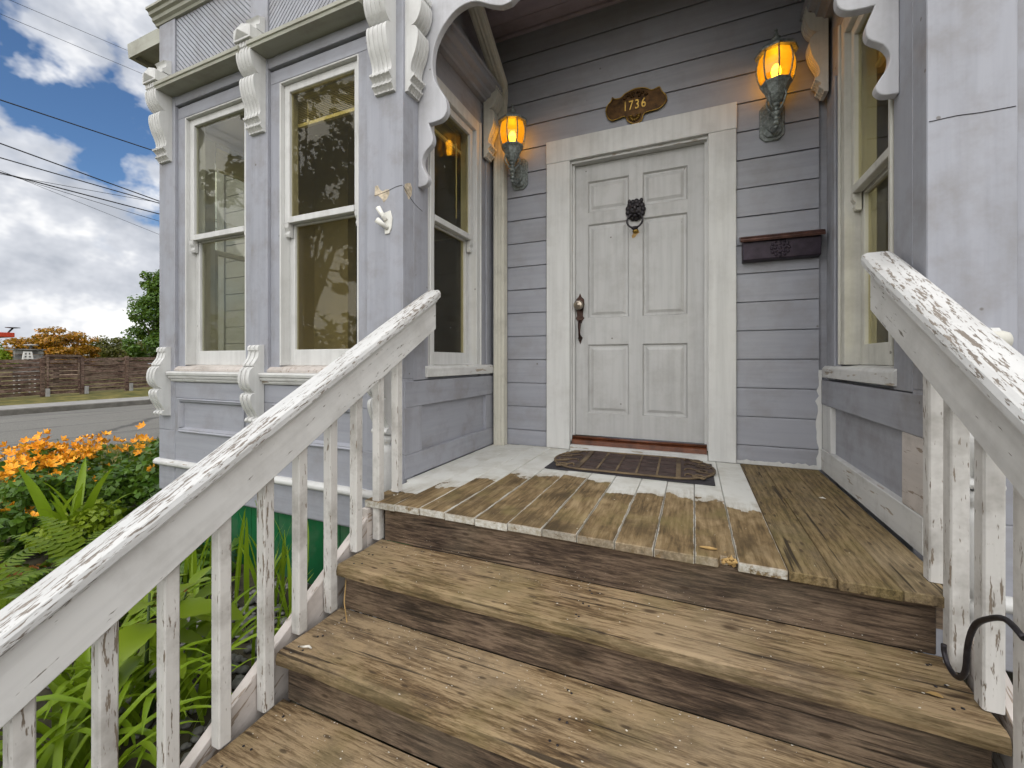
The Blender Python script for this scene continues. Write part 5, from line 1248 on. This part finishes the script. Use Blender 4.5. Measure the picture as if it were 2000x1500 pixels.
# ------------------------------------------------------------------ trees and roofs beyond the fence, power lines
def tree(x, y, z0, trunk, crown, n, size, label, mat, name='tree', limbs=7, squash=1.0, clumps=40, cs=0.36):
    """crown: list of (dx, dy, dz, rx, ry, rz) ellipsoids over the foot"""
    t = thing(name, (x, y, z0), label, 'tree')
    tb = MB().tube([(x, y, z0 - 0.2), (x + .03, y + .02, z0 + trunk * .5), (x, y, z0 + trunk)], [0.13, 0.10, 0.085], 9)
    cb = MB(); tot = sum(c[3] * c[5] for c in crown)
    for dx, dy, dz, rx, ry, rz in crown:
        m = max(3, int(clumps * rx * rz / tot))
        for k in range(m):
            d = Vector((R.gauss(0, 1), R.gauss(0, 1), R.gauss(0, 1))).normalized() * (R.random() ** 0.33)
            c = Vector((x + dx + d.x * rx * .85, y + dy + d.y * ry * .85, z0 + dz + d.z * rz * .85))
            rr = cs * min(rx, rz) * R.uniform(0.7, 1.25)
            leafquads(cb, c, (rr, rr, rr * .7 * squash), int(n * rx * rz / tot / m), size, 0.35)
            if k < limbs: tb.tube([(x, y, z0 + trunk * R.uniform(.5, .95)), tuple((Vector((x, y, z0 + trunk)) + c) / 2 + Vector((0, 0, .1))), tuple(c)], [0.05, 0.03, 0.012], 6)
    tb.build('trunk', M['bark'], t); raw('crown', cb, mat, t)
    return t
tree(-30, 10.6, -1.1, 1.0, [(0, 0, 1.75, 1.55, 1.85, 1.15), (-.1, -1.0, 1.30, 1.0, 1.0, .70), (0, .9, 1.35, 1.0, 1.0, .75)], 15000, 0.12, 'rounded golden orange tree behind the fence gate', M['l_gold'], squash=0.6, clumps=170, cs=.34)
tree(-24.5, 12.35, -1.1, 1.6, [(0, 0, 3.1, 1.5, 1.25, 1.8), (0, .1, 4.75, .95, .75, 1.25), (0, 0, 1.9, 1.5, 1.5, .9)], 15000, 0.14, 'tall bright green tree partly hidden by the bay corner', M['l_green'], clumps=150, cs=.32)
tree(-32, 14.1, -0.95, 1.0, [(0, 0, 1.7, 1.6, 1.5, .85), (0, 1.3, 1.55, 1.3, 1.3, .8)], 9000, 0.12, 'olive green spreading tree above the small roof', M['l_olive'], clumps=110, cs=.36)
tree(-38, 10.3, -1.0, .8, [(0, 0, 1.4, 1.2, 1.5, .8)], 1500, 0.16, 'dark green bush by the red canopy', M['l_green'])
tree(-27, 7.75, -1.2, .5, [(0, 0, 1.15, .8, 1.1, .65)], 2200, 0.10, 'bright green bush over the fence at the picture edge', M['l_broad'])
tree(-60, 31, -1.0, 1.5, [(0, 0, 2.2, 4, 5, 1.5), (0, 9, 2.2, 4, 5, 1.6), (0, 18, 2.3, 4, 5, 1.7)], 5000, 0.34, 'far dark green row of trees low on the horizon', M['l_green'], clumps=60)
# magnolia-like street tree standing behind the photographer: shows as a reflection in the bay windows
tree(-7.4, -2.4, GZ, 3.2, [(0, 0, 4.6, 2.3, 2.3, 1.5), (.3, -.6, 6.3, 2.2, 2.2, 1.6), (.8, .6, 3.4, 1.5, 1.2, .9)], 5200, 0.17, 'tall glossy-leaved tree mirrored in the bay windows, standing behind the camera', M['l_bay'], clumps=110, cs=.20)
hd = thing('hedge', (-14, -9, GZ), 'tall dark hedge mirrored low in the bay windows, behind the camera', 'hedge')
hm = MB(); st = MB()
for k in range(120):
    leafquads(hm, (R.uniform(-26, 4), -9 + R.uniform(-.8, .8), GZ + R.uniform(0.5, 3.2)), (1.3, 0.7, 0.9), 26, 0.42, 0.3)
for k in range(16): st.tube([(-25 + 1.9 * k, -9.2, GZ - .1), (-25 + 1.9 * k, -9.1, GZ + 2.6)], [0.12, 0.06], 6)
raw('foliage', hm, M['l_dark'], hd); st.build('stem', M['bark'], hd)
hs = thing('small_house', (-36, 15.0, -1), 'small tan house with grey gable roof under the olive tree', 'house')
MB().box(-38, -34, 13.2, 16.5, -1.0, 0.50).build('wall', M['housewall'], hs)
MB().prism([(12.9, 0.20), (14.85, 0.95), (16.8, 0.20), (16.8, 0.32), (14.85, 1.07), (12.9, 0.32)], lambda p, q, t: (t, p, q), -38.2, -33.8).build('roof', M['roofing'], hs)
MB().prism([(12.88, 0.15), (14.85, 0.91), (16.82, 0.15), (16.82, 0.27), (14.85, 1.03), (12.88, 0.27)], lambda p, q, t: (t, p, q), -33.8, -33.72).build('bargeboard', M['plastic'], hs)
MB().box(-34.6, -34.1, 13.55, 14.05, 0.52, 0.66).build('skylight', M['plastic'], hs, 0.02)
sh = thing('shed', (-26.5, 8.5, -1), 'low grey weathered shed between the bushes and the golden tree', 'shed')
for k in range(7):
    MB().box(-26.6 + R.uniform(0, .03), -26.4, 8.08, 8.94, -0.9 + 0.2 * k, -0.715 + 0.2 * k).build('wall_board', M['shed'], sh)
MB().box(-27.6, -26.3, 8.02, 9.00, 0.47, 0.52).build('roof', M['shed'], sh)
MB().lathe([(0.0, 0.56), (0.05, 0.56), (0.05, 0.68), (0.26, 0.70), (0.20, 0.74), (0.0, 0.76)], (-26.6, 8.62, -0.02), 14).build('roof_vent', M['shed'], sh)
ch = thing('garden_chair', (-22.6, 7.24, -1), 'white garden chair back with six openings above the fence', 'chair')
cb = MB(); cx = -22.6
def cz(t): return -0.75 + t
hw = lambda z: 0.135 - 0.05 * (z - 0.0) / 0.4
for s in (-1, 0, 1):
    cb.add([(cx - .02, 7.24 + s * .135 - .022, -0.05), (cx - .02, 7.24 + s * .135 + .022, -0.05), (cx - .02, 7.24 + s * .085 + .022, 0.345), (cx - .02, 7.24 + s * .085 - .022, 0.345),
            (cx + .02, 7.24 + s * .135 - .022, -0.05), (cx + .02, 7.24 + s * .135 + .022, -0.05), (cx + .02, 7.24 + s * .085 + .022, 0.345), (cx + .02, 7.24 + s * .085 - .022, 0.345)],
           [(0, 1, 2, 3), (4, 5, 6, 7), (0, 1, 5, 4), (1, 2, 6, 5), (2, 3, 7, 6), (3, 0, 4, 7)])
for z, w in ((0.0, .135), (0.10, .122), (0.21, .108), (0.325, .10)):
    cb.box(cx - .018, cx + .018, 7.24 - w, 7.24 + w, z - .022, z + .022)
cb.build('backrest', M['plastic'], ch)
MB().box(cx - .5, cx, 7.02, 7.46, -0.52, -0.47).build('seat', M['plastic'], ch, 0.01)
for dx in (-.46, -.04):
    for dy in (-.2, .2): MB().box(cx + dx - .02, cx + dx + .02, 7.24 + dy - .02, 7.24 + dy + .02, -1.2, -0.5).build('leg', M['plastic'], ch)
ca = thing('canopy', (-60, 17, -1), 'red edged flat canopy at the picture edge beyond the fence', 'canopy')
MB().box(-64, -58, 6, 17.75, 2.20, 2.62).build('fascia', M['red'], ca, 0.03)
for y in (9, 16): MB().box(-61.2, -60.8, y - .2, y + .2, -1.2, 2.20).build('column', M['plastic'], ca)
MB().tube([(-58.6, 17.5, 2.6), (-58.6, 17.65, 2.85), (-58.6, 17.8, 3.05)], 0.07, 6).lathe([(0.0, 3.03), (0.48, 3.10), (0.5, 3.14), (0.0, 3.15)], (-58.6, 17.8, 0), 12).build('lamp_head', M['iron'], ca)
WR = [(195, 298, .022), (280, 393, .022), (308, 397, .020), (337, 418, .022), (340, 396, .009), (337, 432, .010), (333, 458, .007), (27, 158, .008), (-8, 125, .008)]
NMS = ['single black power line, highest of the thick cables', 'black power line, upper of the pair meeting at the bay', 'black power line, lower of the pair meeting at the bay', 'thick black cable, lowest of the thick lines', 'thin grey line rising to join the pair of cables', 'thin line just under the lowest thick cable', 'thinnest sagging line, lowest of all the wires', 'faint wire crossing the top cloud, lower of two', 'faint wire crossing the top cloud, upper of two']
for (va, vb, r), lb in zip(WR, NMS):
    X = -13.0
    def at(u, vv):
        tt = (u - 1000) / 824; s, c = math.sin(rad(23.3)), math.cos(rad(23.3)); k = X / (-s + tt * c)
        return Vector((X, (c + tt * s) * k, (705 - vv) / 824 * k))
    p, q = at(0, va), at(311, vb); d = (q - p)
    pts = [p + d * t + Vector((0, 0, -0.012 * (1 - (2 * t - 1) ** 2) * 4)) for t in [-6 + 0.5 * k for k in range(29)]]
    pts = [Vector((a.x, a.y, p.z + (q.z - p.z) * max(-1.5, min(2.5, (a.y - p.y) / (q.y - p.y))) + 0.010 * ((a.y - (p.y + q.y) / 2) / 4) ** 2)) for a in pts]
    tag(MB().tube(pts, r * 0.62, 6).build('power_line', M['wire']), lb, 'power line', 'power lines along the street')

# ------------------------------------------------------------------ lift the scene so that the garden soil lies at z = 0
for o in list(SC.objects):
    if o.parent is None and o.type != 'LIGHT' or (o.type == 'LIGHT' and o.parent is None):
        o.location.z += H
